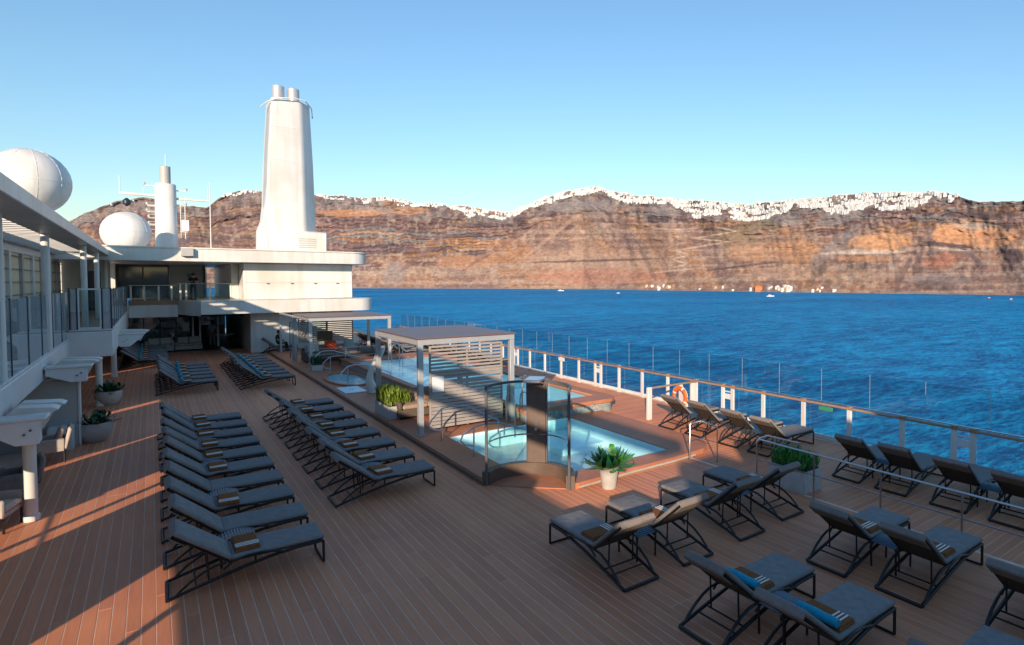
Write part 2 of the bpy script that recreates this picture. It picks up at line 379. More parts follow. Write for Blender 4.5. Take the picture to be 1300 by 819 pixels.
# ================================================================ SEA AND COAST
SEA_Z = -23.0
def seamat():
    m = bpy.data.materials.new('sea_water'); m.use_nodes = True
    n = m.node_tree.nodes; l = m.node_tree.links; n.remove(n['Principled BSDF'])
    df = n.new('ShaderNodeBsdfDiffuse'); gl = n.new('ShaderNodeBsdfGlossy'); gl.inputs['Roughness'].default_value = 0.22
    lw = n.new('ShaderNodeLayerWeight'); lw.inputs['Blend'].default_value = 0.5
    p5 = n.new('ShaderNodeMath'); p5.operation = 'POWER'; p5.inputs[1].default_value = 3.0; l.new(lw.outputs['Facing'], p5.inputs[0])
    fm = n.new('ShaderNodeMath'); fm.operation = 'MULTIPLY_ADD'; fm.inputs[1].default_value = 0.17; fm.inputs[2].default_value = 0.02; l.new(p5.outputs[0], fm.inputs[0])
    mxs = n.new('ShaderNodeMixShader'); l.new(fm.outputs[0], mxs.inputs[0]); l.new(df.outputs[0], mxs.inputs[1]); l.new(gl.outputs[0], mxs.inputs[2]); l.new(mxs.outputs[0], n['Material Output'].inputs['Surface'])
    geo = n.new('ShaderNodeNewGeometry')
    mp = n.new('ShaderNodeMapping'); mp.inputs['Rotation'].default_value = (0, 0, R(38)); mp.inputs['Scale'].default_value = (0.34, 1.0, 1)
    l.new(geo.outputs['Position'], mp.inputs['Vector'])
    def nz(sc, det, ro=.55):
        q = n.new('ShaderNodeTexNoise'); q.inputs['Scale'].default_value = sc; q.inputs['Detail'].default_value = det; q.inputs['Roughness'].default_value = ro
        l.new(mp.outputs[0], q.inputs['Vector']); return q
    n1 = nz(0.9, 6, .65); n2 = nz(0.16, 5, .62); n3 = nz(0.006, 4, .6)
    ad = n.new('ShaderNodeMath'); ad.operation = 'MULTIPLY_ADD'; ad.inputs[1].default_value = 2.6
    l.new(n2.outputs['Fac'], ad.inputs[0]); l.new(n1.outputs['Fac'], ad.inputs[2])
    bp = n.new('ShaderNodeBump'); bp.inputs['Strength'].default_value = 0.75; bp.inputs['Distance'].default_value = 1.5
    l.new(ad.outputs[0], bp.inputs['Height']); l.new(bp.outputs[0], df.inputs['Normal']); l.new(bp.outputs[0], gl.inputs['Normal']); l.new(bp.outputs[0], lw.inputs['Normal'])
    rp = n.new('ShaderNodeValToRGB'); e = rp.color_ramp.elements
    e[0].position = 0.43; e[0].color = (0.0, 0.105, 0.30, 1); e[1].position = 0.60; e[1].color = (0.008, 0.40, 0.74, 1)
    mxx = n.new('ShaderNodeMath'); mxx.operation = 'MULTIPLY_ADD'; mxx.inputs[1].default_value = 0.45
    mx2 = n.new('ShaderNodeMath'); mx2.operation = 'MULTIPLY_ADD'; mx2.inputs[1].default_value = 0.35
    h3 = n.new('ShaderNodeMath'); h3.operation = 'MULTIPLY'; h3.inputs[1].default_value = 0.22; l.new(n3.outputs['Fac'], h3.inputs[0])
    l.new(n2.outputs['Fac'], mx2.inputs[0]); l.new(h3.outputs[0], mx2.inputs[2])
    l.new(n1.outputs['Fac'], mxx.inputs[0]); l.new(mx2.outputs[0], mxx.inputs[2])
    # whitecaps: rare crests
    cap = n.new('ShaderNodeValToRGB'); c = cap.color_ramp.elements
    c[0].position = 0.69; c[0].color = (0, 0, 0, 1); c[1].position = 0.74; c[1].color = (1, 1, 1, 1)
    n4 = nz(0.11, 8, .72); l.new(n4.outputs['Fac'], cap.inputs['Fac'])
    mixc = n.new('ShaderNodeMix'); mixc.data_type = 'RGBA'; mixc.inputs['B'].default_value = (0.62, 0.70, 0.74, 1)
    l.new(mxx.outputs[0], rp.inputs['Fac']); l.new(cap.outputs['Color'], mixc.inputs['Factor']); l.new(rp.outputs['Color'], mixc.inputs['A'])
    l.new(mixc.outputs['Result'], df.inputs['Color'])
    return m
M['sea'] = seamat()
o = MB().add([(-30000, -30000, SEA_Z), (30000, -30000, SEA_Z), (30000, 30000, SEA_Z), (-30000, 30000, SEA_Z)], [(0, 1, 2, 3)]).build('sea', 'sea')
tag(o, 'deep blue choppy sea between the ship and the cliffs', kind='structure')

# value noise helpers (numpy)
VT = {}
def vnoise2(x, y, seed):
    if seed not in VT: VT[seed] = np.random.RandomState(seed).rand(256, 256)
    T = VT[seed]
    xi = np.floor(x).astype(int); yi = np.floor(y).astype(int); fx = x - xi; fy = y - yi
    fx = fx * fx * (3 - 2 * fx); fy = fy * fy * (3 - 2 * fy)
    a = T[xi % 256, yi % 256]; b = T[(xi + 1) % 256, yi % 256]; c = T[xi % 256, (yi + 1) % 256]; d = T[(xi + 1) % 256, (yi + 1) % 256]
    return (a * (1 - fx) + b * fx) * (1 - fy) + (c * (1 - fx) + d * fx) * fy
def fbm(x, y, seed, o=5, g=0.5):
    s = 0; a = 1; t = 0
    for i in range(o):
        s = s + a * vnoise2(x * 2 ** i + 13.7 * i, y * 2 ** i + 7.1 * i, seed + i); t += a; a *= g
    return s / t

SKX = [-80, 20, 60, 92, 130, 150, 190, 215, 240, 265, 290, 310, 330, 405, 440, 490, 530, 560, 590, 640, 655, 690, 720, 760, 800, 850, 900, 950, 1000, 1050, 1100, 1150, 1200, 1240, 1262, 1290, 1310, 1400]
SKY_ = [330, 315, 300, 280, 264, 257, 251, 256, 263, 263, 247, 243, 243, 249, 250, 252, 258, 261, 264, 271, 269, 252, 245, 240, 248, 253, 257, 261, 255, 251, 247, 246, 245, 256, 258, 257, 253, 250]
def coast():
    nx, nv, npl = 1060, 150, 10
    px = np.linspace(-80, 1400, nx)
    ytop = np.interp(px, SKX, SKY_) + (fbm(px / 14, px * 0, 5, 4) - .5) * 5
    ybase = np.interp(px, [-80, 470, 740, 850, 1000, 1150, 1290, 1400], [364.5, 366, 367.2, 369, 371, 373, 375, 377])
    fwh = np.array([math.sin(YAW), math.cos(YAW)]); rth = np.array([math.cos(YAW), -math.sin(YAW)])
    dep0 = (CAM_H - SEA_Z) / (ybase - HOR) * F_PX
    rows = nv + npl
    P = np.zeros((rows, nx, 3)); PY = np.zeros((rows, nx))
    v = np.linspace(0, 1, nv)
    setb = dep0 * 0.115
    hprof = v
    dprof = np.where(v < .45, v * 1.25, .5625 + (v - .45) * .795)          # gentler foot, steeper top
    for j in range(rows):
        if j < nv:
            vv = v[j]; dep = dep0 + setb * dprof[j]
            ztop = CAM_H + (HOR - ytop) * (dep0 + setb) / F_PX
            z = SEA_Z + (ztop - SEA_Z) * hprof[j]
        else:
            k = (j - nv + 1) / npl
            dep = dep0 + setb + k * 900
            z = ztop - 60 * k ** 1.2
        # relief in depth: ribs, gullies, ledges
        u = px / 40.0
        env = 1.0 if j >= nv else min(1, vv * 4) 
        rib = (fbm(u + (0 if j >= nv else vv * 1.3), np.full(nx, (1.0 if j >= nv else vv) * 1.2), 20, 5) - .5)
        gul = np.abs(fbm(u * 1.7 + 40 + (0 if j >= nv else vv * .8), np.full(nx, (1. if j >= nv else vv) * .8), 31, 4) - .5)
        led = (fbm(u * .5 + 9, np.full(nx, (1. if j >= nv else vv) * 16), 45, 4) - .5)
        ledw = np.clip(((1 if j >= nv else vv) - .35) * 2.5, 0.15, 1)
        fine = (fbm(px / 7, np.full(nx, (1. if j >= nv else vv) * 26), 60, 3) - .5)
        dd = dep0 / 2000 * (rib * 62 + np.clip(.12 - gul, 0, 1) * 45 + led * 40 * ledw + fine * 16) * env
        if j >= nv: dd = dd * max(0, 1 - (j - nv) / 4)
        dep = dep + dd
        lat = (px - CX) / F_PX
        P[j, :, 0] = fwh[0] * dep + rth[0] * lat * dep
        P[j, :, 1] = fwh[1] * dep + rth[1] * lat * dep
        zz = z + (0 if j in (0,) else (fine * 9 + led * 7) * (dep0 / 2000) * (env if j < nv - 1 else .3))
        P[j, :, 2] = np.where(j == 0, SEA_Z - 6, np.maximum(zz, SEA_Z + 1 if j else -99))
        PY[j] = HOR - (P[j, :, 2] - CAM_H) / dep * F_PX
    # rock colours, painted where the strata lie
    PX = np.repeat(px[None, :], rows, 0)
    V = np.repeat(np.concatenate([v, np.ones(npl)])[:, None], nx, 1)
    N1 = fbm(PX / 36, PY / 9, 71, 5); N2 = fbm(PX / 90 + 3, PY / 5.5 + PX / 160, 81, 5, .6); N3 = fbm(PX / 12, PY / 10, 91, 4); N4 = fbm(PX / 150, PY / 40, 95, 4)
    def C(*c): return np.array(c)
    c_low = C(.315, .185, .135); c_tan = C(.40, .255, .185); c_or = C(.45, .235, .130); c_dark = C(.105, .075, .078); c_pur = C(.185, .118, .112); c_grey = C(.25, .215, .21); c_pale = C(.50, .385, .31)
    col = np.zeros((rows, nx, 3))
    def sm(x, a, b): t = np.clip((x - a) / (b - a), 0, 1); return t * t * (3 - 2 * t)
    def mixc(w_, c): 
        nonlocal col
        col = col * (1 - w_[..., None]) + c * w_[..., None]
    hsh = lambda i, j, sd: np.modf(np.abs(np.sin(i * 127.1 + j * 311.7 + sd * 74.7) * 43758.5453))[0]
    ybnd = np.interp(PX, [-80, 350, 450, 600, 680, 760, 830, 1000, 1100, 1180, 1300, 1400], [350, 350, 338, 326, 288, 274, 284, 290, 296, 292, 300, 300])
    up_w = sm(ybnd - PY + (N1 - .5) * 40 + (N3 - .5) * 14, -4, 4)
    # talus slopes: broad colour fans with fine streaks running downhill
    col[:] = c_low
    fan = fbm(PX / 70 + PY / 55, PY / 90, 151, 4); fan2 = fbm(PX / 30 - PY / 40 + 9, PY / 70, 161, 4)
    mixc(sm(fan, .46, .58) * .75, c_tan); mixc(sm(fan2, .54, .62) * .6, c_or * .92); mixc(sm(.46 - fan2, 0, .07) * .55, c_pur * 1.2)
    strk = fbm(PX / 3.2 + (PY - 300) * .06 * np.sin(PX / 60), PY / 34, 171, 4, .6)
    col *= (.76 + .46 * strk)[..., None]
    bed = fbm(PX / 260, (PY + PX * .01) / 4.5, 181, 3)
    mixc(sm(bed, .57, .60) * .5 * sm(N3, .36, .5), c_dark * 1.5); mixc(sm(.40 - bed, 0, .02) * .5, c_pale * .85)
    # cliff wall: stacked lava beds, each its own tone, broken sideways
    st = PY + (PX - 500) * .015 + (N4 - .5) * 26 + (N1 - .5) * 6 + np.abs(fbm(PX / 18, PY * 0, 191, 3) - .5) * 9
    wall = np.zeros_like(col); pal = np.array([c_pur, c_dark * 1.3, c_low * .85, c_pur * 1.25, c_grey * .8, c_tan * .85, c_pur * .9, c_or * .7])
    lay = np.floor(st / 4.2 + hsh(np.floor(st / 11), 0, 1) * 2); cell = np.floor(PX / (46 + 50 * hsh(lay, 1, 2)) + hsh(lay, 2, 3) * 9 + (N3 - .5) * .7)
    k_ = np.floor(hsh(lay, cell, 4) * 7.999).astype(int); wall = pal[k_]
    frac = np.modf(st / 4.2 + 1000)[0]
    wall = wall * (.55 + .62 * sm(frac, .05, .4) - .45 * sm(frac, .84, .97))[..., None]
    jn = fbm(PX / 2.6, PY / 11, 195, 3); wall = wall * (.70 + .6 * jn)[..., None]
    col = col * (1 - up_w[..., None]) + wall * up_w[..., None]
    mixc(sm(400 - PX, 0, 120) * .45, c_pur * .85)
    # grey crags hang below the rim
    mixc(sm(V + (N1 - .5) * .26, .80, .84) * .75 * sm(N3 + N4, .86, 1.0), c_grey * 1.05)
    crag = fbm(PX / 5, PY / 7, 199, 4); mixc(sm(crag, .57, .63) * .55 * sm(V, .55, .75), c_dark); mixc(sm(crag, .60, .66) * .35 * sm(.5 - V, 0, .3), c_dark * 1.3)
    mixc(sm(.40 - crag, 0, .05) * .4, c_pale * .9)
    grain = fbm(PX / 1.9, PY / 1.7, 205, 3, .7); col *= (.62 + .52 * grain)[..., None]
    def blob(x, y, rx, ry, c, a, rot=0., soft=.3, ns=.7):
        dx = PX - x; dy = PY - y; cr, sr = math.cos(rot), math.sin(rot)
        d = np.sqrt(((dx * cr + dy * sr) / rx) ** 2 + ((-dx * sr + dy * cr) / ry) ** 2) + (N3 - .5) * ns * .7 + (N1 - .5) * ns * .7
        mixc(sm(-d, -1 - soft * .5, -1 + soft * .5) * a, c)
    # bright orange faces and dark clefts seen on the wall
    blob(450, 271, 40, 4.5, c_or, .7); blob(520, 268, 25, 5, c_or, .55); blob(590, 333, 34, 8, c_or, .55)
    blob(760, 335, 80, 14, c_tan, .5); blob(740, 320, 70, 5, c_tan, .4); blob(760, 352, 80, 10, C(.42, .20, .14), .6)
    blob(755, 331, 78, 1.4, c_dark, .8, -.03); blob(950, 337, 55, 1.5, c_dark, .8, -.12)
    blob(740, 264, 44, 8, c_grey, .75); blob(840, 268, 22, 7, c_grey, .65); blob(1060, 277, 28, 9, c_grey, .8, -.25); blob(1000, 282, 26, 6, c_grey, .6); blob(1245, 272, 45, 7, c_dark, .55)
    blob(1120, 307, 32, 11, C(.55, .27, .12), .9, 0, .3, .4); blob(1100, 320, 50, 3, c_pale, .8); blob(1098, 329, 36, 3.5, c_or, .7)
    blob(1205, 298, 22, 14, C(.50, .24, .11), .8, 0, .3, .4); blob(1255, 302, 34, 12, C(.52, .26, .13), .75, 0, .3, .4); blob(1230, 288, 36, 3.5, c_pale, .6)
    blob(1195, 331, 24, 10, C(.36, .15, .10), .7, -.1, .5, .8); blob(1150, 340, 3, 24, c_dark, .55, .4); blob(1190, 308, 36, 3.5, c_dark, .8, -.15); blob(1222, 316, 3.5, 24, c_grey, .5, -1.0)
    blob(1277, 295, 2.2, 30, c_dark, .85, .05); blob(1250, 303, 2, 18, c_dark, .7, -.2); blob(1285, 325, 12, 10, c_dark, .8)
    blob(1040, 340, 10, 12, c_dark, .6); blob(1100, 338, 24, 4, c_dark, .55); blob(1190, 356, 40, 7, c_grey, .5); blob(1180, 362, 26, 6, c_dark, .5)
    blob(930, 300, 34, 12, C(.21, .15, .10), .7); blob(960, 285, 28, 8, C(.19, .15, .10), .6); blob(985, 322, 60, 12, c_or, .45); blob(1010, 312, 22, 9, c_or, .5)
    blob(820, 330, 3, 28, c_dark, .4, -.45); blob(835, 305, 12, 24, c_pur, .3, -.35); blob(565, 315, 3, 10, c_dark, .7); blob(500, 350, 14, 18, c_grey, .6, .6); blob(1060, 310, 6, 40, c_grey, .55, .9); blob(1000, 345, 40, 10, c_tan, .5)
    # headland shapes: ochre faces framed by dark clefts
    blob(1205, 300, 24, 13, C(.52, .27, .15), .8, 0, .15, .25); blob(1258, 303, 26, 12, C(.50, .27, .16), .8, 0, .15, .25); blob(1112, 306, 36, 9, C(.52, .29, .17), .75, -.05, .15, .25); blob(1095, 321, 52, 1.8, C(.60, .46, .36), .8, -.02, .2, .2)
    blob(1200, 311, 34, 2.6, c_dark, .9, .12, .2, .3); blob(1165, 330, 3, 22, c_dark, .45, .35, .3, .5); blob(1232, 325, 3, 20, c_dark * 1.4, .7, -.9, .2, .3); blob(1200, 316, 30, 1.3, c_pale, .7, .1, .2, .2)
    blob(1060, 320, 2.5, 40, c_grey * 1.1, .35, .95, .3, .5); blob(1150, 318, 3, 26, c_pur * 1.3, .4, -.75, .3, .5)
    blob(700, 300, 2.5, 60, c_tan * 1.1, .45, .9, .2, .3); blob(640, 310, 3, 60, c_pur, .45, 1.0, .2, .3); blob(790, 300, 2, 36, c_dark * 1.8, .25, -.6, .3, .5); blob(540, 320, 4, 46, c_pur, .5, .9, .3, .3)
    for (a, b_) in (((905, 288), (935, 294)), ((935, 294), (880, 303)), ((880, 303), (925, 307)), ((925, 307), (858, 318)), ((858, 318), (875, 324)), ((875, 324), (853, 329)), ((853, 329), (872, 335)), ((872, 335), (855, 340)), ((820, 290), (868, 292)), ((832, 346), (890, 340))):
        mx_, my_ = (a[0] + b_[0]) / 2, (a[1] + b_[1]) / 2; L = math.hypot(b_[0] - a[0], b_[1] - a[1]) / 2
        blob(mx_, my_, L, 1.0, C(.50, .36, .28), .78, math.atan2(b_[1] - a[1], b_[0] - a[0]), .4, .25)
    mixc(sm(3.2 - (ybase[None, :] - PY), 0, 2.5) * .55, c_grey * .8)
    # settlement terraces and scrub on the plateau
    mixc((np.arange(rows)[:, None] >= nv) * np.ones((1, nx)) * .8, C(.26, .20, .13))
    me = bpy.data.meshes.new('cliff')
    verts = P.reshape(-1, 3)
    ii = np.arange((rows - 1) * nx).reshape(rows - 1, nx)[:, :-1].ravel()
    faces = np.stack([ii, ii + 1, ii + nx + 1, ii + nx], 1)
    me.vertices.add(len(verts)); me.vertices.foreach_set('co', verts.ravel())
    me.loops.add(len(faces) * 4); me.loops.foreach_set('vertex_index', faces.ravel())
    me.polygons.add(len(faces)); me.polygons.foreach_set('loop_start', np.arange(len(faces)) * 4); me.polygons.foreach_set('loop_total', np.full(len(faces), 4))
    me.update(calc_edges=True)
    at = me.color_attributes.new('rock', 'FLOAT_COLOR', 'POINT')
    cc = np.concatenate([np.clip(col, 0, 1).reshape(-1, 3), np.ones((rows * nx, 1))], 1)
    at.data.foreach_set('color', cc.ravel().astype(np.float32))
    m = bpy.data.materials.new('volcanic_rock'); m.use_nodes = True
    n = m.node_tree.nodes; l = m.node_tree.links; b = n['Principled BSDF']; b.inputs['Roughness'].default_value = 0.95; b.inputs['Specular IOR Level'].default_value = 0.1
    va = n.new('ShaderNodeVertexColor'); va.layer_name = 'rock'
    geo = n.new('ShaderNodeNewGeometry'); mp = n.new('ShaderNodeMapping'); mp.inputs['Scale'].default_value = (1, 1, 2.4); l.new(geo.outputs['Position'], mp.inputs['Vector'])
    nz = n.new('ShaderNodeTexNoise'); nz.inputs['Scale'].default_value = 0.05; nz.inputs['Detail'].default_value = 11; nz.inputs['Roughness'].default_value = .76; l.new(mp.outputs[0], nz.inputs['Vector'])
    mr = n.new('ShaderNodeMapRange'); mr.inputs['From Min'].default_value = .3; mr.inputs['From Max'].default_value = .7; mr.inputs['To Min'].default_value = .55; mr.inputs['To Max'].default_value = 1.36; l.new(nz.outputs['Fac'], mr.inputs['Value'])
    hs = n.new('ShaderNodeHueSaturation'); l.new(va.outputs['Color'], hs.inputs['Color']); l.new(mr.outputs[0], hs.inputs['Value']); l.new(hs.outputs[0], b.inputs['Base Color'])
    bp = n.new('ShaderNodeBump'); bp.inputs['Strength'].default_value = 0.8; bp.inputs['Distance'].default_value = 7; l.new(nz.outputs['Fac'], bp.inputs['Height']); l.new(bp.outputs[0], b.inputs['Normal'])
    me.materials.append(m)
    o = obj('cliff', me); tag(o, 'layered red and brown volcanic cliff along the far shore', kind='structure')
    return px, P, nv, PY
cpx, CP, CNV, CPY = coast()
def on_cliff(x, v):
    """point of the cliff face in the column of pixel x at height fraction v"""
    i = int(np.clip(round((x + 80) / 1480 * 1059), 0, 1059)); j = int(np.clip(round(v * (CNV - 1)), 0, CP.shape[0] - 1))
    return Vector(CP[j, i])

# the white town: big houses singly, the rest as one mass
def house_mesh(k):
    r = random.Random(k); m = MB()
    w_, d, h = r.uniform(8, 14), r.uniform(7, 11), r.uniform(4.5, 8)
    m.box(-w_ / 2, w_ / 2, -d / 2, d / 2, -6, h)
    m.box(-w_ / 2 - .2, w_ / 2 + .2, -d / 2 - .2, d / 2 + .2, h, h + .7)
    if k % 3 == 0: m.box(-w_ / 4, w_ / 3, -d / 3, d / 3, h + .7, h + 3.6)
    if k % 4 == 1: m.prism([(math.cos(R(a)) * w_ * .3, h + .7 + math.sin(R(a)) * w_ * .22) for a in range(0, 181, 20)], -d * .4, d * .4, 'y')
    m.cur = 1
    for i in range(3):
        x = -w_ / 2 + w_ * (i + .5) / 3
        m.box(x - .7, x + .7, -d / 2 - .12, -d / 2 + .3, (0 if i == 1 else 1.2), 2.8)
    return m.mesh('town_house', ['housewhite', 'housedark'], smooth=False)
HM = [house_mesh(k) for k in range(7)]
HT = [me.copy() for me in HM[:2]]
for me in HT: me.materials[0] = M['housetan']
# clusters: x0, x1, lowest v, count weight, scale
CL = [(284, 330, .965, 110, .7), (405, 535, .95, 520, .7), (535, 580, .97, 120, .7), (575, 672, .91, 640, .75), (672, 765, .95, 420, .75), (765, 850, .93, 420, .65), (850, 1010, .86, 1500, .60), (1010, 1180, .86, 1900, .50), (1180, 1215, .93, 25, .8), (140, 200, .985, 10, .8)]
spots = []
for (a, b, vl, cnt, sc) in CL:
    for i in range(cnt):
        x = random.uniform(a, b); t = random.random() ** 1.5
        edge = min(1, min(x - a, b - x) / 25 + .25)
        lo = 1 - (1 - vl) * edge * (0.55 + .9 * vnoise2(np.array([x / 17.]), np.array([2.]), 77)[0])
        vv = lo + (1.035 - lo) * t
        if fbm(np.array([x / 9.]), np.array([vv * 45.]), 201, 3)[0] < .42: continue
        spots.append((x, vv, sc * random.uniform(.75, 1.3)))
spots.sort(key=lambda s: -s[2] * (1 + s[0] / 1500))
face = R(90) - YAW - R(90)
NIND = 290
mass = MB()
for k, (x, vv, sc) in enumerate(spots):
    p = on_cliff(x, vv) if vv <= 1 else on_cliff(x, 1) + Vector((math.sin(YAW), math.cos(YAW), 0)) * (vv - 1) * 1500 + Vector((0, 0, (vv - 1) * 160))
    rz = -YAW + random.uniform(-.6, .6)
    if k < NIND:
        tan = random.random() < .08
        o = obj('town_house', random.choice(HT) if tan else random.choice(HM), loc=p - Vector((0, 0, 1)), rz=rz); o.scale = (sc * .85,) * 3
        if tan: tag(o, 'small tan house among the white houses on the cliff rim', 'house', 'tan houses of the cliff town')
        else: tag(o, 'small whitewashed house among many along the rim of the far cliff', 'house', 'white houses of the cliff town')
    else:
        w_, d, h = random.uniform(5, 11) * sc, random.uniform(5, 9) * sc, random.uniform(3, 6) * sc
        q = MB(); q.box(-w_ / 2, w_ / 2, -d / 2, d / 2, -6, h); q.cur = 1; q.box(-.6, .5, -d / 2 - .15, -d / 2 + .2, 1, 2.6)
        q.xf(Matrix.Translation(p) @ Matrix.Rotation(rz, 4, 'Z')); nn = len(mass.v); mass.v += q.v
        mass.f += [tuple(i + nn for i in f) for f in q.f]; mass.mi += q.mi
o = mass.build('town_houses', ['housewhite', 'housedark'], smooth=False); tag(o, 'dense mass of whitewashed houses crowding the cliff rim', 'houses', kind='stuff')
# harbour houses by the water
for k in range(46):
    x = random.choice([random.uniform(818, 900), random.uniform(900, 1010), random.uniform(985, 1005), random.uniform(1025, 1060)])
    p = on_cliff(x, random.uniform(.01, .05)); me = random.choice(HM[:4] + HT)
    o = obj('harbour_house', me, loc=(p.x, p.y, max(p.z, SEA_Z + 3)), rz=-YAW + random.uniform(-.5, .5)); o.scale = (random.uniform(.4, .75),) * 3
    if me in HT: tag(o, 'low tan house by the water at the foot of the cliff', 'house', 'tan harbour houses')
    else: tag(o, 'low white house by the water at the foot of the cliff', 'house', 'white harbour houses')
mm = MB(); mm.box(-9, 9, -5, 5, -4, 9); mm.prism([(-10, 9), (10, 9), (0, 12)], -5.5, 5.5, 'y'); mm.cur = 1
for i in range(4): mm.box(-7.5 + 4.5 * i, -6 + 4.5 * i, -5.2, -4.9, 2, 5)
HT2 = mm.mesh('harbour_house', ['lifering', 'housedark'], smooth=False)
p = on_cliff(962, .015); tag(obj('harbour_house', HT2, loc=(p.x, p.y, SEA_Z + 4), rz=-YAW), 'orange harbour building among white houses at the waterline', 'house')

# boats
def boat(px_, py_, s, label, colr):
    d = ray(px_, py_); t = (SEA_Z - CAM_H) / d.z; p = CAMP + d * t
    b = thing('motor_boat', label, 'boat', (p.x, p.y, SEA_Z), R(random.uniform(-30, 30)) - YAW)
    m = MB(); n = 9; L = s; prof = [(-.5, .9), (-.25, 1), (.1, .95), (.35, .6), (.5, .05)]
    v = []; f = []
    for (u, wd) in prof:
        for (yy, zz) in ((-.15 * wd, 1.1 + u * .5), (-.10 * wd, -.3), (.10 * wd, -.3), (.15 * wd, 1.1 + u * .5)): v.append((u * L, yy * L, zz * s / 10))
    for i in range(4):
        for k in range(3): f.append((i * 4 + k, i * 4 + k + 1, i * 4 + 5 + k, i * 4 + 4 + k))
        f.append((i * 4 + 3, i * 4, i * 4 + 4, i * 4 + 7))
    f += [(0, 1, 2, 3), (16, 17, 18, 19)]
    m.add(v, f); m.build('hull', colr, b)
    MB().box(-.25 * L, .12 * L, -.09 * L, .09 * L, .1 * s, .24 * s, .02 * s).build('cabin', 'boat', b)
    MB().box(-.1 * L, .13 * L, -.092 * L, .092 * L, .16 * s, .21 * s).build('window', 'darkglass', b)
boat(712, 369.5, 17, 'small white boat on the sea left of the harbour', 'boat')
boat(785, 372.5, 9, 'tiny white boat alone on open water below the zigzag path', 'boat')
boat(978, 376.5, 14, 'small white boat in front of the orange harbour building', 'boat')
boat(1256, 379, 8, 'small reddish boat lying close under the orange cliffs', 'rust')
boat(1284, 381, 9, 'dark red boat close under the dark cleft in the cliffs', 'rust')

# ================================================================ SHIP: DECK
o = MB().box(-34, 15.6, -60, 75, SEA_Z - 2, -0.42).build('hull', 'white'); tag(o, 'white hull of the ship below the deck', kind='structure')
SH = (6.53, 11.47)     # shower centre
deck = MB()
deck.box(-6, 5.85, -4, 62, -.42, -.003)
deck.box(5.85, 15.5, -4, 10.78, -.42, -.003)
deck.prism([(5.85, 10.78)] + [(7.45, 10.78)] + arc(SH[0], SH[1], .95, -30, 140, 16) + [(5.85, 12.1)], -.42, -.003)
deck.box(12.9, 15.5, 10.78, 62, -.42, -.003)
deck.box(5.85, 12.9, 34.0, 62, -.42, -.003)
deck = deck.build('deck', 'caulk'); tag(deck, 'pool deck of brown planks with pale caulking lines', kind='structure')
PW = 0.160
gap = 0.011
pl_cache = {}
def plank(x0, x1, y0, y1, parent, matname):
    key = (round(x1 - x0, 3), round(y1 - y0, 3), matname)
    if key not in pl_cache:
        pl_cache[key] = MB().box(0, x1 - x0, 0, y1 - y0, -.03, 0, .002).mesh('plank', matname, smooth=False)
    return obj('plank', pl_cache[key], parent, (x0, y0, 0))
x = -2.6
while x < 11.0:
    x1 = x + PW - gap
    if x1 > 11.05: break
    if x < 5.85 - PW:
        cuts = [0.6, 7.2 + random.choice([0, .9, 1.8, 2.7, 3.6]), 13.5 + random.choice([0, 1.5, 3, 4.5]), 24 + random.choice([0, 2, 4]), 47.5]
    else:
        ye = 10.76
        xm = (x + x1) / 2
        if xm < 7.4 and abs(xm - SH[0]) < .93: ye = SH[1] + math.sqrt(.94 ** 2 - (xm - SH[0]) ** 2) if xm > 5.86 else 12.24
        cuts = [0.6, 6 + random.choice([0, 1.5]), ye]
    for a, b in zip(cuts[:-1], cuts[1:]): plank(x, x1, a, b - gap, deck, 'plankY')
    if x < 5.785 and x >= 5.85 - PW: plank(x, 5.785, 12.25, 47.5, deck, 'plankY')
    x += PW
sdeck = MB().box(11.06, 15.3, .6, 10.9, -.030, -.0035).box(11.9, 15.3, 10.9, 46, -.030, -.0035).build('side_deck', 'caulk'); tag(sdeck, 'strip of crosswise brown planks beside the glass rail', kind='structure')
y = 0.7
while y < 24:
    x0 = 11.07 if y < 10.8 else (11.2 + math.sqrt(max(0, 1.0 - (y - 11.85) ** 2)) if y < 11.85 else 12.22)
    x0 = round(x0, 2)
    me = pl_cache.setdefault(('s', x0), MB().box(0, 15.28 - x0, 0, PW - gap, -.01, 0, .002).mesh('plank', 'plankX', smooth=False))
    obj('plank', me, sdeck, (x0, y, .0))
    y += PW
o = MB().box(12.3, 15.28, y, 46, -.0034, -.001).build('plank_field', 'plankX', sdeck)

# ---------------------------------------------------------------- pool terrace
Z1 = .13
pool = thing('swimming_pool', 'large pale blue swimming pool set in a raised brown timber surround', 'pool', (8.7, 13.8, 0))
def loc_build(mb, name, mats, par, smooth=True, ang=38):
    lx, ly, lz = par.location
    return mb.xf(Matrix.Translation((-lx, -ly, -lz))).build(name, mats, par, smooth, ang)
def pslab(poly, z0, z1, edge=.02): 
    return MB().prism(poly, z0, z1)
A2 = arc(SH[0], SH[1], 1.07, 83.5, -1, 12)
leftarc = arc(SH[0], SH[1], 1.07, 127, 83.5, 6)
loc_build(pslab([(5.852, 16.24), (5.852, 12.30)] + leftarc + [(6.65, 16.24)], -.35, Z1), 'coping', 'coping', pool, False)
rc = arc(11.25, 11.9, 1.02, -70, 0, 8)
loc_build(pslab([(6.53 + 1.07 * math.cos(R(-1)), 11.47 + 1.07 * math.sin(R(-1)))] + arc(SH[0], SH[1], 1.07, -8, -42, 4) + [(7.42, 10.74), (9.0, 10.82), (10.4, 10.84), (11.2, 10.9)] + rc + [(12.27, 16.38), (10.8, 16.38), (10.8, 11.45)], -.35, Z1), 'coping', 'coping', pool, False)
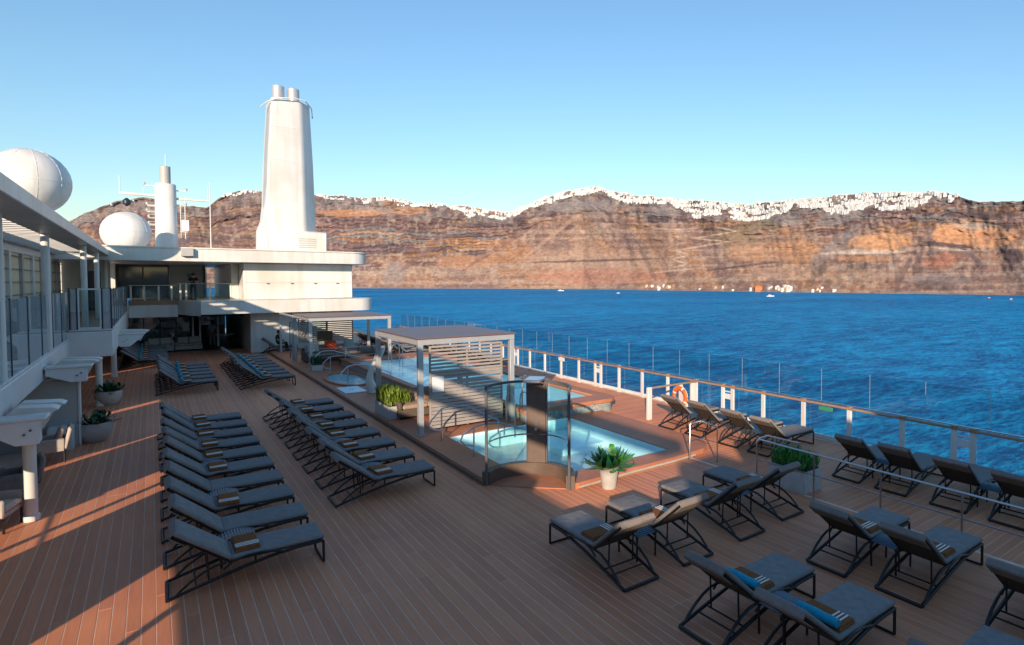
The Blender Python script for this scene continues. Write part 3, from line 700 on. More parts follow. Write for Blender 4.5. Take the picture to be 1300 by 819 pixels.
# pale strip standing in for the sunlit edge of the step
edge_pts = [(7.40, 10.70), (9.0, 10.79), (10.4, 10.80), (11.2, 10.86)]
loc_build(MB().tube([(a, b, .045) for a, b in edge_pts], .028, 6), 'lit_edge_strip', 'beige', pool)
wpoly = [(6.65, 16.24)] + A2 + [(10.8, 11.45), (10.8, 16.24)]
loc_build(MB().prism(wpoly, -.98, -.85), 'pool_floor', 'tile', pool)
wall = MB(); nW = len(wpoly)
wpoly = [(8.7 + (p[0] - 8.7) * .995, 13.85 + (p[1] - 13.85) * .995) for p in wpoly]
for i in range(nW):
    a, b = wpoly[i], wpoly[(i + 1) % nW]
    wall.add([(a[0], a[1], -1.3), (b[0], b[1], -1.3), (b[0], b[1], Z1 - .02), (a[0], a[1], Z1 - .02)], [(0, 1, 2, 3)])
loc_build(wall, 'pool_wall', 'tile', pool)
loc_build(MB().box(9.2, 10.77, 14.2, 16.2, -.85, -.25).box(9.2, 10.77, 13.2, 14.2, -.85, -.55), 'pool_step', 'tile', pool)
loc_build(MB().add([(p[0], p[1], .035) for p in wpoly], [tuple(range(nW))]), 'water', 'water', pool)
o = loc_build(MB().box(5.79, 5.85, 12.2, 45, -.0, .11, .01), 'kerb', 'kerb', pool)
o = MB().prism([(5.85, 16.25)] + [(9.0, 16.25), (9.3, 16.5), (9.3, 33.9), (5.85, 33.9)], -.4, Z1).build('pool_terrace', 'coping'); tag(o, 'raised brown timber terrace between the two pools', kind='structure')
o = MB().box(5.85, 12.9, 34.0, 45, -.4, Z1).build('pool_terrace', 'coping'); tag(o, 'raised brown timber terrace beyond the upper pool', kind='structure')

# upper pool
up_ = thing('raised_pool', 'raised turquoise pool with timber rim and mosaic side', 'pool', (11, 25, 0))
UZ = .50
loc_build(MB().prism([(9.32, 16.5), (12.2, 16.42)] + arc(12.5, 16.95, .5, -80, 0, 6) + [(13.0, 33.8), (7.95, 33.8), (7.95, 22.4), (9.32, 22.4)], -.4, UZ - .12), 'side_wall', 'mosaic', up_)
loc_build(MB().box(12.5, 13.06, 17.2, 33.9, UZ - .12, UZ, .03), 'rim', 'coping', up_)
loc_build(MB().prism([(9.25, 16.42), (12.2, 16.34)] + arc(12.5, 16.9, .57, -80, 0, 6) + [(13.06, 17.198), (9.25, 17.198)], UZ - .119, UZ), 'rim', 'coping', up_)
loc_build(MB().box(9.25, 9.6, 17.202, 22.6, UZ - .12, UZ - .002, .03), 'rim', 'coping', up_)
loc_build(MB().box(7.88, 9.248, 22.3, 22.6, UZ - .12, UZ - .004, .03), 'rim', 'coping', up_)
loc_build(MB().box(7.88, 8.2, 22.602, 33.9, UZ - .12, UZ - .002, .03), 'rim', 'coping', up_)
loc_build(MB().box(8.2, 12.5, 32.2, 33.9, UZ - .12, UZ - .003, .03), 'rim', 'coping', up_)
wl = [(9.6, 17.2), (12.5, 17.2), (12.5, 32.2), (8.2, 32.2), (8.2, 22.6), (9.6, 22.6)]
loc_build(MB().prism(wl, UZ - .119, UZ - .10), 'pool_floor', 'tile', up_)
loc_build(MB().box(9.62, 12.49, 20.5, 29.5, UZ - .10, UZ - .09), 'deep_floor', 'tile2', up_)
loc_build(MB().add([(*p, UZ - .05) for p in wl], [tuple(range(6))]), 'water', 'water', up_)

# little spa and splash pad
spa = thing('spa_pool', 'small blue spa pool sunk in the terrace by the white spout', 'spa', (6.92, 28.5, Z1))
pts = arc(0, 0, 1, 0, 360, 28)[:-1]
def elp(rx, ry): return [(a * rx, b * ry) for a, b in pts]
m = MB(); a_, b_ = elp(.86, 2.1), elp(.74, 1.95); n = len(a_)
for i in range(n):
    j = (i + 1) % n
    m.add([(*a_[i], 0), (*a_[j], 0), (*a_[j], .07), (*a_[i], .07), (*b_[i], .07), (*b_[j], .07), (*b_[j], .0), (*b_[i], .0)], [(0, 1, 2, 3), (3, 2, 5, 4), (4, 5, 6, 7)])
m.build('rim', 'coping', spa)
MB().prism(elp(.74, 1.95), 0.002, .012).build('basin_floor', 'tile2', spa)
MB().add([(p[0], p[1], .045) for p in b_], [tuple(range(n))]).build('water', 'water', spa)
sp = thing('splash_pad', 'flat pale blue square pad in the terrace by the kerb', 'splash pad', (6.42, 25.7, Z1))
MB().box(-.42, .42, -.75, .75, 0, .03, .01).build('pad', 'tile', sp); MB().lathe([(.1, .03), (.1, .04), (.02, .045)], n=12).build('jet', 'steel', sp)
sc_ = thing('water_spout', 'slim white twisted water spout standing beside the spa', 'sculpture', (7.05, 24.6, Z1))
m = MB(); v = []; f = []; nn = 16
for i in range(nn + 1):
    t = i / nn; z = t * 1.8; wd = .30 - .22 * math.sin(math.pi * t) * .85 + .03 * t; th = .19 - .08 * math.sin(math.pi * t); tw = t * 1.3; ox = -.22 * math.sin(t * math.pi * 1.5)
    for k in range(10):
        a = 2 * math.pi * k / 10; xx, yy = math.cos(a) * wd, math.sin(a) * th
        v.append((ox + xx * math.cos(tw) - yy * math.sin(tw), xx * math.sin(tw) + yy * math.cos(tw), z))
for i in range(nn):
    for k in range(10): f.append((i * 10 + k, i * 10 + (k + 1) % 10, (i + 1) * 10 + (k + 1) % 10, (i + 1) * 10 + k))
f += [tuple(range(10)), tuple(range(nn * 10, nn * 10 + 10))]
m.add(v, f).build('column', 'white', sc_, ang=60); MB().box(-.25, .25, -.22, .22, 0, .06, .02).build('base', 'white', sc_)

def ladder(loc, rz, label, h=.95, wdt=.5):
    t = thing('pool_ladder', label, 'ladder', loc, rz, 'pool ladders')
    for s in (-1, 1):
        MB().tube([(0.28, s * wdt / 2, 0), (.28, s * wdt / 2, h * .7), (.22, s * wdt / 2, h * .9), (.08, s * wdt / 2, h), (-.08, s * wdt / 2, h), (-.22, s * wdt / 2, h * .9), (-.28, s * wdt / 2, h * .7), (-.28, s * wdt / 2, -.35)], .024, 8).build('rail', 'steel', t)
    MB().box(-.33, -.23, -wdt / 2, wdt / 2, -.12, -.09).build('step', 'steel', t)
ladder((9.05, 16.5, Z1), R(90), 'steel pool ladder at the island under the near pergola')
ladder((9.62, 17.55, .5), R(45), 'steel pool ladder on the rim of the raised pool')
ladder((9.75, 30.5, .5), R(180), 'steel pool ladder at the far side of the raised pool')

def handrail(label, loc, pts, posts, r=.024, name='handrail', group=None, mid=None):
    t = thing(name, label, 'handrail', loc, 0, group)
    MB().tube(pts, r, 8).build('top_bar', 'steel', t)
    for p in posts: MB().tube([(p[0], p[1], 0), (p[0], p[1], p[2])], r * .9, 8).build('post', 'steel', t)
    if mid: MB().tube(mid, r * .7, 6).build('lower_bar', 'steel', t)
    return t
# loop rails at the pool steps
def loop(label, loc, dx, dy, h=.85):
    n = Vector((dx, dy, 0)); L = n.length; n.normalize()
    pts = [(0, 0, .28), (-n.x * .22, -n.y * .22, .32), (-n.x * .34, -n.y * .34, .45), (-n.x * .28, -n.y * .28, .6), (0, 0, h * .95), (n.x * .25, n.y * .25, h), (n.x * .7, n.y * .7, h * .97), (n.x * L, n.y * L, h * .42)]
    return handrail(label, loc, pts, [(0, 0, h * .95), (n.x * L * .98, n.y * L * .98, h * .42)])
loop('steel loop handrail beside the near pergola post', (6.35, 15.95, Z1), 1.6, -.35, .95)
loop('steel loop handrail where the pool steps begin by the shower', (6.42, 14.0, Z1), 1.9, -.25, .8)
loop('steel loop handrail curving into the spa by the spout', (6.5, 26.6, Z1), 1.9, .3, .9)
loop('steel loop handrail on the far side of the spa', (6.7, 30.6, Z1), 2.0, -.2, .9)
loop('steel loop handrail in front of the far pergola sofa', (6.6, 32.4, Z1), 2.2, .3, .95)
handrail('steel handrail crossing in front of the far pergola', (6.5, 33.6, Z1), [(0, 0, .0), (0, 0, .8), (.2, 0, .95), (3.2, 0, .95), (3.2, 0, 0)], [(1.6, 0, .95)], mid=[(0, 0, .5), (3.2, 0, .5)])
handrail('low steel rail beside the wall near the seated person', (7.2, 44.2, Z1), [(0, 0, 0), (0, 0, .8), (.2, 0, .92), (2.4, -1.0, .92), (2.4, -1.0, 0)], [(1.2, -.45, .92)], mid=[(0, 0, .45), (2.4, -1, .45)])

# ---------------------------------------------------------------- shower
shw = thing('deck_shower', 'curved glass poolside shower with brown centre panel', 'shower', (SH[0], SH[1], 0))
def ringwall(r0, r1, a0, a1, z0, z1, n=20):
    m = MB(); p0 = arc(0, 0, r0, a0, a1, n); p1 = arc(0, 0, r1, a0, a1, n)
    v = []
    for a, b in zip(p0, p1): v += [(*a, z0), (*b, z0), (*b, z1), (*a, z1)]
    f = []
    for i in range(n):
        o = i * 4
        for k in range(4): f.append((o + k, o + (k + 1) % 4, o + 4 + (k + 1) % 4, o + 4 + k))
    f += [(0, 1, 2, 3), (n * 4, n * 4 + 1, n * 4 + 2, n * 4 + 3)]
    return m.add(v, f)
ringwall(.87, 1.068, 132, -44, 0, .30, 28).build('base_wall', 'darkbrown', shw)
MB().prism([(0, 0)] + arc(0, 0, .86, 132, -44, 24), .001, .022).build('shower_floor', 'coping', shw)
ringwall(.945, .957, 131, 66, .305, 2.20, 14).build('glass_panel', 'glass', shw, ang=60)
ringwall(.945, .957, 26, -43, .305, 2.20, 14).build('glass_panel', 'glass', shw, ang=60)
ringwall(.92, .98, 133, -46, 2.205, 2.26, 28).build('top_rail', 'dgrey', shw, ang=60)
MB().tube([(p[0], p[1], .98) for p in arc(0, 0, .90, 128, -40, 24)], .018, 6).build('grab_rail', 'steel', shw)
for an in (133.5, -46.5):
    c, s = math.cos(R(an)), math.sin(R(an)); MB().tube([(.95 * c, .95 * s, 0), (.95 * c, .95 * s, 2.27)], .033, 8).build('post', 'dgrey', shw)
pm = Matrix.Rotation(R(46), 4, 'Z')
MB().box(.88, .98, -.215, .215, .3, 2.18, .008).xf(pm).build('centre_panel', 'darkbrown', shw)
for sx in (-.235, .235): MB().box(.90, .97, sx - .018, sx + .018, .3, 2.2, .004).xf(pm).build('panel_frame', 'dgrey', shw)
MB().box(.42, 1.0, -.2, .2, 2.27, 2.34, .012).xf(pm).build('rain_head', 'steel', shw)
MB().tube([(.88, 0, 1.12), (.80, 0, 1.12)], .04, 10).xf(pm).build('tap', 'steel', shw); MB().box(.86, .88, -.05, .05, 1.18, 1.3, .004).xf(pm).build('control_plate', 'steel', shw)

# ---------------------------------------------------------------- pergolas
def pergola(name, label, X0, X1, Y0, Y1, zt, screenY, screens):
    t = thing(name, label, 'pergola', (X0, Y0, Z1)); dx, dy, h = X1 - X0, Y1 - Y0, zt - Z1
    pw = .075
    for (a, b) in ((0, 0), (dx, 0), (0, dy), (dx, dy)):
        MB().box(a - pw, a + pw, b - pw, b + pw, 0, h - .2, .006).build('post', 'alu', t)
        MB().box(a - pw * 1.35, a + pw * 1.35, b - pw * 1.35, b + pw * 1.35, 0, .03, .004).build('foot_plate', 'alu', t)
    for b in (0, dy): MB().box(-pw - .004, dx + pw + .004, b - pw - .004, b + pw + .004, h - .2, h - .03, .006).build('beam', 'alu', t)
    for a in (0, dx): MB().box(a - pw - .002, a + pw + .002, pw + .005, dy - pw - .005, h - .2, h - .032, .006).build('beam', 'alu', t)
    MB().box(-pw - .05, dx + pw + .05, -pw - .05, dy + pw + .05, h - .028, h + .015, .006).build('roof_sheet', 'rooftop', t)
    for (axis, pos, a0, a1, z0, z1, pitch, hh) in screens:
        k = 0; z = z0
        zs = []
        while z < z1 - .02:
            zs.append(z); z += pitch
        for z in zs:
            if axis == 'y': MB().box(a0, a1, pos - .014, pos + .014, z, z + hh, .003).build('slat', 'slat', t, smooth=False)
            else: MB().box(pos - .014, pos + .014, a0, a1, z, z + hh, .003).build('slat', 'slat', t, smooth=False)
        for u in (a0 - .03, (a0 + a1) / 2, a1 + .03):
            if axis == 'y': MB().box(u - .03, u + .03, pos + .016, pos + .056, z0 - .03, z1, .004).build('stile', 'slat', t, smooth=False)
            else: MB().box(pos + .016, pos + .056, u - .03, u + .03, z0 - .03, z1, .004).build('stile', 'slat', t, smooth=False)
    return t
pg = pergola('pergola', 'grey metal pergola with mauve roof and tall slatted screen beside the pool', 6.1, 9.05, 16.9, 20.9, 2.95, 0,
        [('y', .06, .36, 2.62, .12, 1.45, .105, .086), ('y', .06, .36, 2.62, 1.46, 2.58, .105, .058)])
MB().box(.36, 2.62, .075, .10, 1.62, 1.82, .003).build('screen_board', 'slat', pg)
MB().box(.37, .72, .02, .05, 1.20, 1.66, .003).build('notice_panel', 'white2', pg)
pg2 = pergola('pergola', 'far grey pergola with slatted back above an orange pillow', 6.35, 10.3, 33.2, 37.2, 2.75, 0,
        [('y', 3.9, .2, 3.0, 1.0, 2.6, .11, .07), ('x', 0.02, .4, 3.4, 1.4, 2.5, .11, .07)])
MB().box(1.1, 1.9, 3.80, 3.88, 1.05, 1.6, .01).build('screen_board', 'darkbrown', pg2)

def sofa(label, loc, rz, w_, d, matbase, matcush, pillows, group=None, h=.62):
    t = thing('sofa', label, 'sofa', loc, rz, group)
    MB().box(-w_ / 2, w_ / 2, -d / 2, d / 2, .06, .30, .02).build('base', matbase, t)
    MB().box(-w_ / 2, w_ / 2, d / 2 - .14, d / 2, .302, h + .1, .03).build('backrest', matbase, t)
    for s in (-1, 1):
        MB().box(s * (w_ / 2 - .06) - .06, s * (w_ / 2 - .06) + .06, -d / 2, d / 2 - .142, .302, h - .06, .03).build('armrest', matbase, t)
        for u in (-1, 1): MB().box(s * (w_ / 2 - .1) - .03, s * (w_ / 2 - .1) + .03, u * (d / 2 - .1) - .03, u * (d / 2 - .1) + .03, 0, .06).build('foot', 'frame', t)
    n = max(1, round((w_ - .24) / .75))
    for i in range(n):
        a = -w_ / 2 + .13 + (w_ - .26) * i / n; b = -w_ / 2 + .13 + (w_ - .26) * (i + 1) / n
        MB().cushion(a + .005, b - .005, -d / 2 - .02, d / 2 - .16, .302, .45).build('seat_cushion', matcush, t, ang=60)
        MB().cushion(-(b - a) / 2 + .01, (b - a) / 2 - .01, -.22, .22, -.07, .07).xf(Matrix.Translation(((a + b) / 2, d / 2 - .25, .66)) @ Matrix.Rotation(R(72), 4, 'X')).build('back_cushion', matcush, t, ang=60)
    return t
def pillow(label, mt, loc, rot, s=.45):
    o = MB().cushion(-s / 2, s / 2, -s / 2, s / 2, -.06, .06, puff=.7).build('pillow', mt, None, ang=60)
    o.location = loc; o.rotation_euler = rot; tag(o, label, 'pillow'); return o
sofa('tan sofa under the near pergola behind the planter', (7.15, 19.6, Z1), R(180 + 90 + 90), 1.9, .95, 'wicker', 'tan', 0)
pillow('pale green pillow on the tan sofa under the near pergola', 'pillow', (7.6, 19.55, .78), (R(60), 0, R(15)))
sofa('dark sofa facing the tan sofa under the near pergola', (8.1, 18.0, Z1), R(180), 1.5, .85, 'wicker', 'cushion', 0)
pillow('grey pillow on the dark sofa under the near pergola', 'cushion_warm', (8.3, 18.2, .78), (R(-55), 0, 0))
sofa('long beige sofa under the far pergola', (8.1, 36.3, Z1), 0, 3.1, 1.0, 'wicker', 'beige', 0)
pillow('white pillow at the left end of the far pergola sofa', 'stripe', (7.05, 36.2, .93), (R(65), 0, 0), .55)
pillow('bright orange pillow on the far pergola sofa', 'orange', (7.95, 36.15, .93), (R(65), 0, .1), .62)
pillow('pale blue pillow beside the orange one on the far sofa', 'pillow', (8.95, 36.2, .93), (R(65), 0, 0), .55)
sofa('low dark daybed in front of the far pergola sofa', (9.2, 34.2, Z1), R(180), 2.4, 1.0, 'wicker', 'cushion', 0, h=.5)

# ---------------------------------------------------------------- loungers
LL, LW = 2.10, .70
def make_lounger(angle):
    t = thing('sun_lounger', 'x', 'sun lounger'); hw = LW / 2
    arcp = [(0.02, .035), (.3, .105), (.65, .185), (1.0, .262), (1.35, .322), (1.7, .355), (2.06, .362)]
    for s in (-1, 1):
        MB().tube([(x, s * (hw - .015), z) for x, z in arcp], .024, 8, 1.15).build('side_rail', 'frame', t)
        MB().tube([(.74, s * (hw - .012), .385), (.60, s * (hw - .012), .372), (.45, s * (hw - .012), .315), (.30, s * (hw - .012), .225), (.17, s * (hw - .014), .12), (.13, s * (hw - .015), .07)], .018, 8, 1.2).build('upper_rail', 'frame', t)
        MB().tube([(2.075, s * (hw - .015), .37), (2.08, s * (hw - .015), .018)], .020, 8).build('foot_leg', 'frame', t)
        MB().tube([(.70, s * (hw + .012), .30), (.82, s * (hw + .02), .385), (1.0, s * (hw + .022), .43), (1.2, s * (hw + .02), .43), (1.42, s * (hw + .008), .38), (1.5, s * (hw - .005), .345)], .016, 8).build('arm_bar', 'frame', t)
        MB().tube([(.50, s * .24, .64), (.52, s * .24, .165)], .013, 6).build('prop_strut', 'frame', t)
    MB().tube([(.02, -hw + .01, .03), (.02, hw - .01, .03)], .026, 8).build('head_bar', 'frame', t)
    MB().tube([(2.08, -hw + .015, .018), (2.08, hw - .015, .018)], .017, 8).build('foot_bar', 'frame', t)
    for x, z in ((.36, .12), (.52, .155)): MB().tube([(x, -hw + .015, z), (x, hw - .015, z)], .014, 6).build('cross_bar', 'frame', t)
    MB().box(.80, 2.07, -hw + .02, hw - .02, .372, .384).build('seat_sling', 'sling', t)
    MB().cushion(.80, 2.09, -hw + .01, hw - .01, .386, .462, puff=.10).build('seat_cushion', 'cushion', t, ang=60)
    # backrest: local frame along the slope
    L = .89; an = R(angle)
    Bm = Matrix.Translation((.80, 0, .375)) @ Matrix.Rotation(R(180), 4, 'Z') @ Matrix.Rotation(-an, 4, 'Y')
    b = MB(); b.tube([(0, -hw + .02, -.012), (L, -hw + .02, -.012), (L, hw - .02, -.012), (0, hw - .02, -.012)], .017, 6).xf(Bm); b.build('back_frame', 'frame', t)
    MB().box(.02, L - .02, -hw + .035, hw - .035, -.016, -.004).xf(Bm).build('back_sling', 'sling', t)
    bc = MB().cushion(.02, L + .02, -hw + .01, hw - .01, .004, .078, puff=.12).xf(Bm).build('back_cushion', 'cushion', t, ang=60)
    MB().box(L - .22, L + .035, -hw + .012, hw - .012, -.048, -.034, .006).box(L + .021, L + .04, -hw + .012, hw - .012, -.034, .05, .005).xf(Bm).build('head_hood', 'cushion_warm', bc)
    regkids(t); return t
LS = [make_lounger(a) for a in (40, 41.5, 38.5)]; unused = list(LS)
def put_lounger(x, y, rz, label, group, z=0.001):
    if unused:
        L0 = unused.pop(); L0.location = (x, y, z); L0.rotation_euler = (0, 0, rz); tag(L0, label, None, group); return L0
    return dup(random.choice(LS), (x, y, z), rz, label, group)
def make_table():
    t = thing('side_table', 'x', 'table')
    pr = [(-.27 + .54 * i / 8, .40 + .045 * math.cos((i / 8 - .5) * math.pi) - .0) for i in range(9)]
    m = MB()
    for s in (-1, 1): m.tube([(x, s * .2, z) for x, z in pr], .014, 6)
    m.build('top_frame', 'frame', t)
    for i in range(12):
        u = (i + .5) / 12; x = -.255 + .51 * u; z = .405 + .045 * math.cos((u - .5) * math.pi)
        MB().box(x - .017, x + .017, -.195, .195, z - .006, z + .008).build('slat', 'bluetop', t, smooth=False)
    for sx in (-1, 1):
        for s in (-1, 1): MB().tube([(sx * .245, s * .2, .41), (sx * .235, s * .2, 0)], .016, 6).build('leg', 'frame', t)
    regkids(t); return t
T0 = make_table(); tfirst = [True]
def put_table(x, y, rz, label):
    if tfirst[0]:
        tfirst[0] = False; T0.location = (x, y, .001); T0.rotation_euler = (0, 0, rz); tag(T0, label, None, 'slatted side tables'); return
    dup(T0, (x, y, .001), rz, label, 'slatted side tables')
def make_towel(roll):
    t = thing('rolled_towel' if roll else 'folded_towel', 'x', 'towel')
    if roll:
        m = MB(); v = []
        m.tube([(0, -.27 + .54 * i / 6, 0.06 + .004 * math.sin(i * 2.1)) for i in range(7)], [.052, .06, .06, .061, .06, .06, .052], 12); m.build('roll', 'aqua', t, ang=60)
        MB().tube([(.035, -.27, .09), (.0, -.275, .10), (-.04, -.272, .06), (0, -.275, .03), (.02, -.272, .06)], .006, 5).build('fold_edge', 'aqua', t)
    else:
        MB().cushion(-.17, .17, -.30, .30, 0, .034, puff=.15).build('lower_fold', 'towel', t, ang=60)
        MB().cushion(-.155, .165, -.285, .29, .032, .056, puff=.2).build('upper_fold', 'towel', t, ang=60)
        for k in range(3): MB().box(-.155, .165, -.215 + k * .055, -.190 + k * .055, .050, .0635, .004).build('stripe', 'stripe', t)
    regkids(t); return t
TW = [make_towel(False), make_towel(True)]; twf = [True, True]
def put_towel(kind, x, y, rz, label, group, lx=1.02, lz=.466):
    p = Vector((x, y, 0)) + Matrix.Rotation(rz, 3, 'Z') @ Vector((lx, 0, lz))
    if twf[kind]:
        twf[kind] = False; TW[kind].location = p; TW[kind].rotation_euler = (0, 0, rz); tag(TW[kind], label, None, group); return
    dup(TW[kind], p, rz, label, group)

def row(desc, x, ys, end, towels, tab=True, aqua=False, group=None, rz=0):
    n = len(ys)
    for i, y in enumerate(ys):
        k = i if end == 'near' else n - 1 - i
        j = random.uniform(-.02, .02)
        put_lounger(x + j, y, rz + random.uniform(-.012, .012), f'charcoal cushioned lounger, {ordinal(i)} in {desc}', group)
        if towels(i): put_towel(0, x + j, y, rz + random.uniform(-.08, .08), f'folded brown towel, {ordinal(i)} lounger in {desc}', 'folded brown towels')
        if aqua: put_towel(1, x + j, y, rz, f'rolled aqua towel, {ordinal(i)} lounger in {desc}', 'rolled aqua towels', lx=.86, lz=.50)
        if tab and i % 2 == 0 and i + 1 < n: put_table(x + .98, (y + ys[i + 1]) / 2, rz, f'slatted blue table beyond the {ordinal(i)} lounger in {desc}')
row('the walkway row counted toward the funnel', .05, [10.80 + 1.215 * i for i in range(10)], 'near', lambda i: i % 2 == 0 or i > 3, group='loungers in the walkway row')
row('the kerbside row counted toward the funnel', 2.86, [13.15 + 1.33 * i for i in range(8)], 'near', lambda i: True, group='loungers in the kerbside row')
row('the middle walkway block counted toward the funnel', .05, [30.1 + 1.25 * i for i in range(6)], 'near', lambda i: True, False, True, 'loungers in the middle walkway block')
row('the middle kerbside block counted toward the funnel', 2.86, [29.55 + 1.28 * i for i in range(8)], 'near', lambda i: True, False, True, 'loungers in the middle kerbside block')
row('the far block under the upper deck', -1.42, [40.1 + 1.2 * i for i in range(8)], 'near', lambda i: True, False, True, 'loungers in the far block')
# right-hand group, feet toward the pool
names = ['beside the open planks', 'lit by the sun patch', 'next to the lounger by the steel rail', 'closest to the grass planter']
for i, (x, y) in enumerate(((5.76, 6.67), (7.02, 6.70), (8.46, 6.75), (9.80, 6.85))):
    put_lounger(x, y, R(90), f'charcoal lounger facing the pool, {names[i]}', 'loungers facing the pool')
    put_towel(0, x, y, R(90), f'brown towel on the pool-facing lounger {names[i]}', 'folded brown towels')
put_table(6.40, 7.55, R(90), 'slatted blue side table between the first two pool-facing loungers'); put_table(9.13, 7.75, R(90), 'slatted blue side table between the last two pool-facing loungers')
names = {'E': 'with aqua towel, close behind the pool-facing loungers', 'F': 'with aqua towel, farther from the pool-facing loungers', 'J': 'beside the second aqua towel',
         'G': 'facing the steel rail, nearest the grass planter', 'H': 'facing the steel rail, between two others', 'I': 'facing the steel rail, farthest from the planter'}
for k, (x, y) in {'E': (5.42, 5.20), 'F': (5.46, 4.06), 'J': (5.80, 2.45), 'G': (8.38, 5.27), 'H': (8.45, 4.14), 'I': (8.45, 2.70)}.items():
    put_lounger(x, y, random.uniform(-.02, .02), f'charcoal lounger {names[k]}', 'loungers facing the sea')
    put_towel(0, x, y, 0, f'brown striped towel on the lounger {names[k]}', 'folded brown towels')
    if k in 'EF': put_towel(1, x, y, 0, f'rolled aqua towel on the lounger {names[k]}', 'rolled aqua towels', lx=.86, lz=.50)
put_table(6.42, 4.63, 0, 'slatted blue side table between the two loungers with aqua towels'); put_table(9.35, 4.70, 0, 'slatted blue side table between two loungers facing the steel rail')
# along the glass rail
for i, y in enumerate((13.5, 12.32, 11.0, 9.95)):
    put_lounger(12.60, y, random.uniform(-.03, .03), f'sunlit lounger at the glass rail, {ordinal(i)} counted from the lifebuoy', 'loungers by the lifebuoy')
for i, y in enumerate((7.42, 6.38, 5.2, 4.12)):
    put_lounger(12.58, y, random.uniform(-.02, .02), f'shaded lounger at the glass rail, {ordinal(i)} counted from the grass planter', 'loungers at the shaded rail')
put_table(13.4, 12.9, 0, 'slatted blue side table by the lifebuoy loungers'); put_table(13.4, 10.45, 0, 'slatted blue side table between the last two sunlit rail loungers')
put_table(13.45, 6.9, 0, 'slatted blue side table between the first two shaded rail loungers'); put_table(13.45, 4.68, 0, 'slatted blue side table between the last two shaded rail loungers')
for i in range(8): put_lounger(10.75, 34.5 + 1.15 * i, random.uniform(-.02, .02), f'far lounger on the terrace beyond the raised pool, {ordinal(i)} from the pool', 'loungers beyond the raised pool', Z1)
for i in range(9): put_lounger(13.12, 28.6 + 1.2 * i, random.uniform(-.02, .02), f'far lounger between the raised pool and the glass rail, {ordinal(i)} counted aft', 'loungers beside the raised pool')

# ---------------------------------------------------------------- glass rail at the ship's side
RX = 15.32
rail = thing('windscreen_rail', 'white posted ship rail with timber handrail and tall glass', 'railing', (RX, 0, 0))
ys = []
base = 5.99 - 7.36
for g_ in range(7):
    y0 = base + 7.36 * g_
    for k in range(5):
        y = y0 + (0 if k == 0 else .0) + 1.472 * k
        if k == 0: ys += [(y - .21, 1), (y + .21, 2)]
        else: ys.append((y, 0))
PM = MB().box(-.03, .03, -.068, .068, 0, 1.0, .008).mesh('post', 'white'); PB = MB().box(-.05, .05, -.09, .09, 0, .02).mesh('post_foot', 'white'); PC = MB().box(-.06, .06, -.07, .07, 0, .035, .006).mesh('post_cap', 'handrail')
for (y, k) in ys:
    p = obj('post', PM, rail, (0, y, .02)); obj('post_foot', PB, p, (0, 0, -.02)); obj('post_cap', PC, p, (0, 0, 1.055))
MB().box(-.065, .065, -2, 47, 1.02, 1.072, .012).build('handrail', 'handrail', rail)
MB().box(.10, .16, -2, 47, 0, .12, .01).build('sill', 'white', rail)
MB().box(.075, .125, -2, 47, 1.08, 1.11, .006).build('glass_channel', 'steel', rail)
GL = {}
for a, b in zip(ys[:-1], ys[1:]):
    d = round(b[0] - a[0], 2)
    if d > .6:
        me = GL.setdefault(('l', d), MB().box(.118, .130, .06, d - .06, .14, 1.0).mesh('lower_glass', 'glass', smooth=False)); obj('lower_glass', me, rail, (0, a[0], 0))
    elif b[1] == 2:
        obj('gate_sign', GL.setdefault('s', MB().box(-.01, .02, .06, d - .06, .62, .80, .004).mesh('gate_sign', 'white2')), rail, (0, a[0], 0))
        obj('gate_bar', GL.setdefault('b', MB().box(-.015, .015, .055, d - .055, .86, .90).mesh('gate_bar', 'white')), rail, (0, a[0], 0))
for k in range(33):
    y0 = -1.9 + 1.472 * k
    me = GL.setdefault('u', MB().box(.094, .106, .008, 1.464, 1.112, 2.05).mesh('upper_glass', 'glassg', smooth=False)); obj('upper_glass', me, rail, (0, y0, 0))
    obj('glass_joint', GL.setdefault('j', MB().box(.093, .107, -.0035, .0035, 1.112, 2.05).mesh('glass_joint', 'alu', smooth=False)), rail, (0, y0, 0))
obj('exit_sign', MB().box(-.02, .0, -.22, .22, .88, 1.0, .003).mesh('exit_sign', 'green'), rail, (-.07, 9.62, 0))
obj('notice_plate', MB().box(-.02, .0, -.25, .25, .84, 1.0, .003).mesh('notice_plate', 'white2'), rail, (-.07, 23.5, 0))

# bracket gate with lifebuoy
gb = thing('rail_gate', 'white post with timber bar joining the rail beside the lifebuoy', 'gate', (13.0, 14.72, 0))
MB().box(-.09, .09, -.05, .05, 0, 1.08, .01).build('post', 'white', gb)
MB().box(.095, 2.22, -.045, .045, 1.02, 1.075, .01).build('top_bar', 'handrail', gb)
MB().box(1.4, 1.52, -.05, .05, 0, 1.018, .01).build('post', 'white', gb); MB().box(1.95, 2.15, -.05, .05, 0, 1.018, .01).build('post', 'white', gb)
lb = thing('lifebuoy', 'orange and white lifebuoy hanging on the glass rail', 'lifebuoy', (14.30, 14.60, .26))
v = []; f = []; fm = []; n1, n2 = 32, 10
for i in range(n1):
    a = 2 * math.pi * i / n1
    for k in range(n2):
        b = 2 * math.pi * k / n2; rr = .29 + .075 * math.cos(b); v.append((.35 * rr * math.cos(a), rr * math.cos(a) * .94, .36 + rr * math.sin(a) + 0)); v[-1] = (.06 * math.sin(b), rr * math.cos(a), .37 + rr * math.sin(a))
m = MB()
for i in range(n1):
    for k in range(n2): f.append((i * n2 + k, i * n2 + (k + 1) % n2, ((i + 1) % n1) * n2 + (k + 1) % n2, ((i + 1) % n1) * n2 + k))
m.add(v, f); m.mi = [1 if (i // n2) % 8 == 2 else 0 for i in range(len(f))]
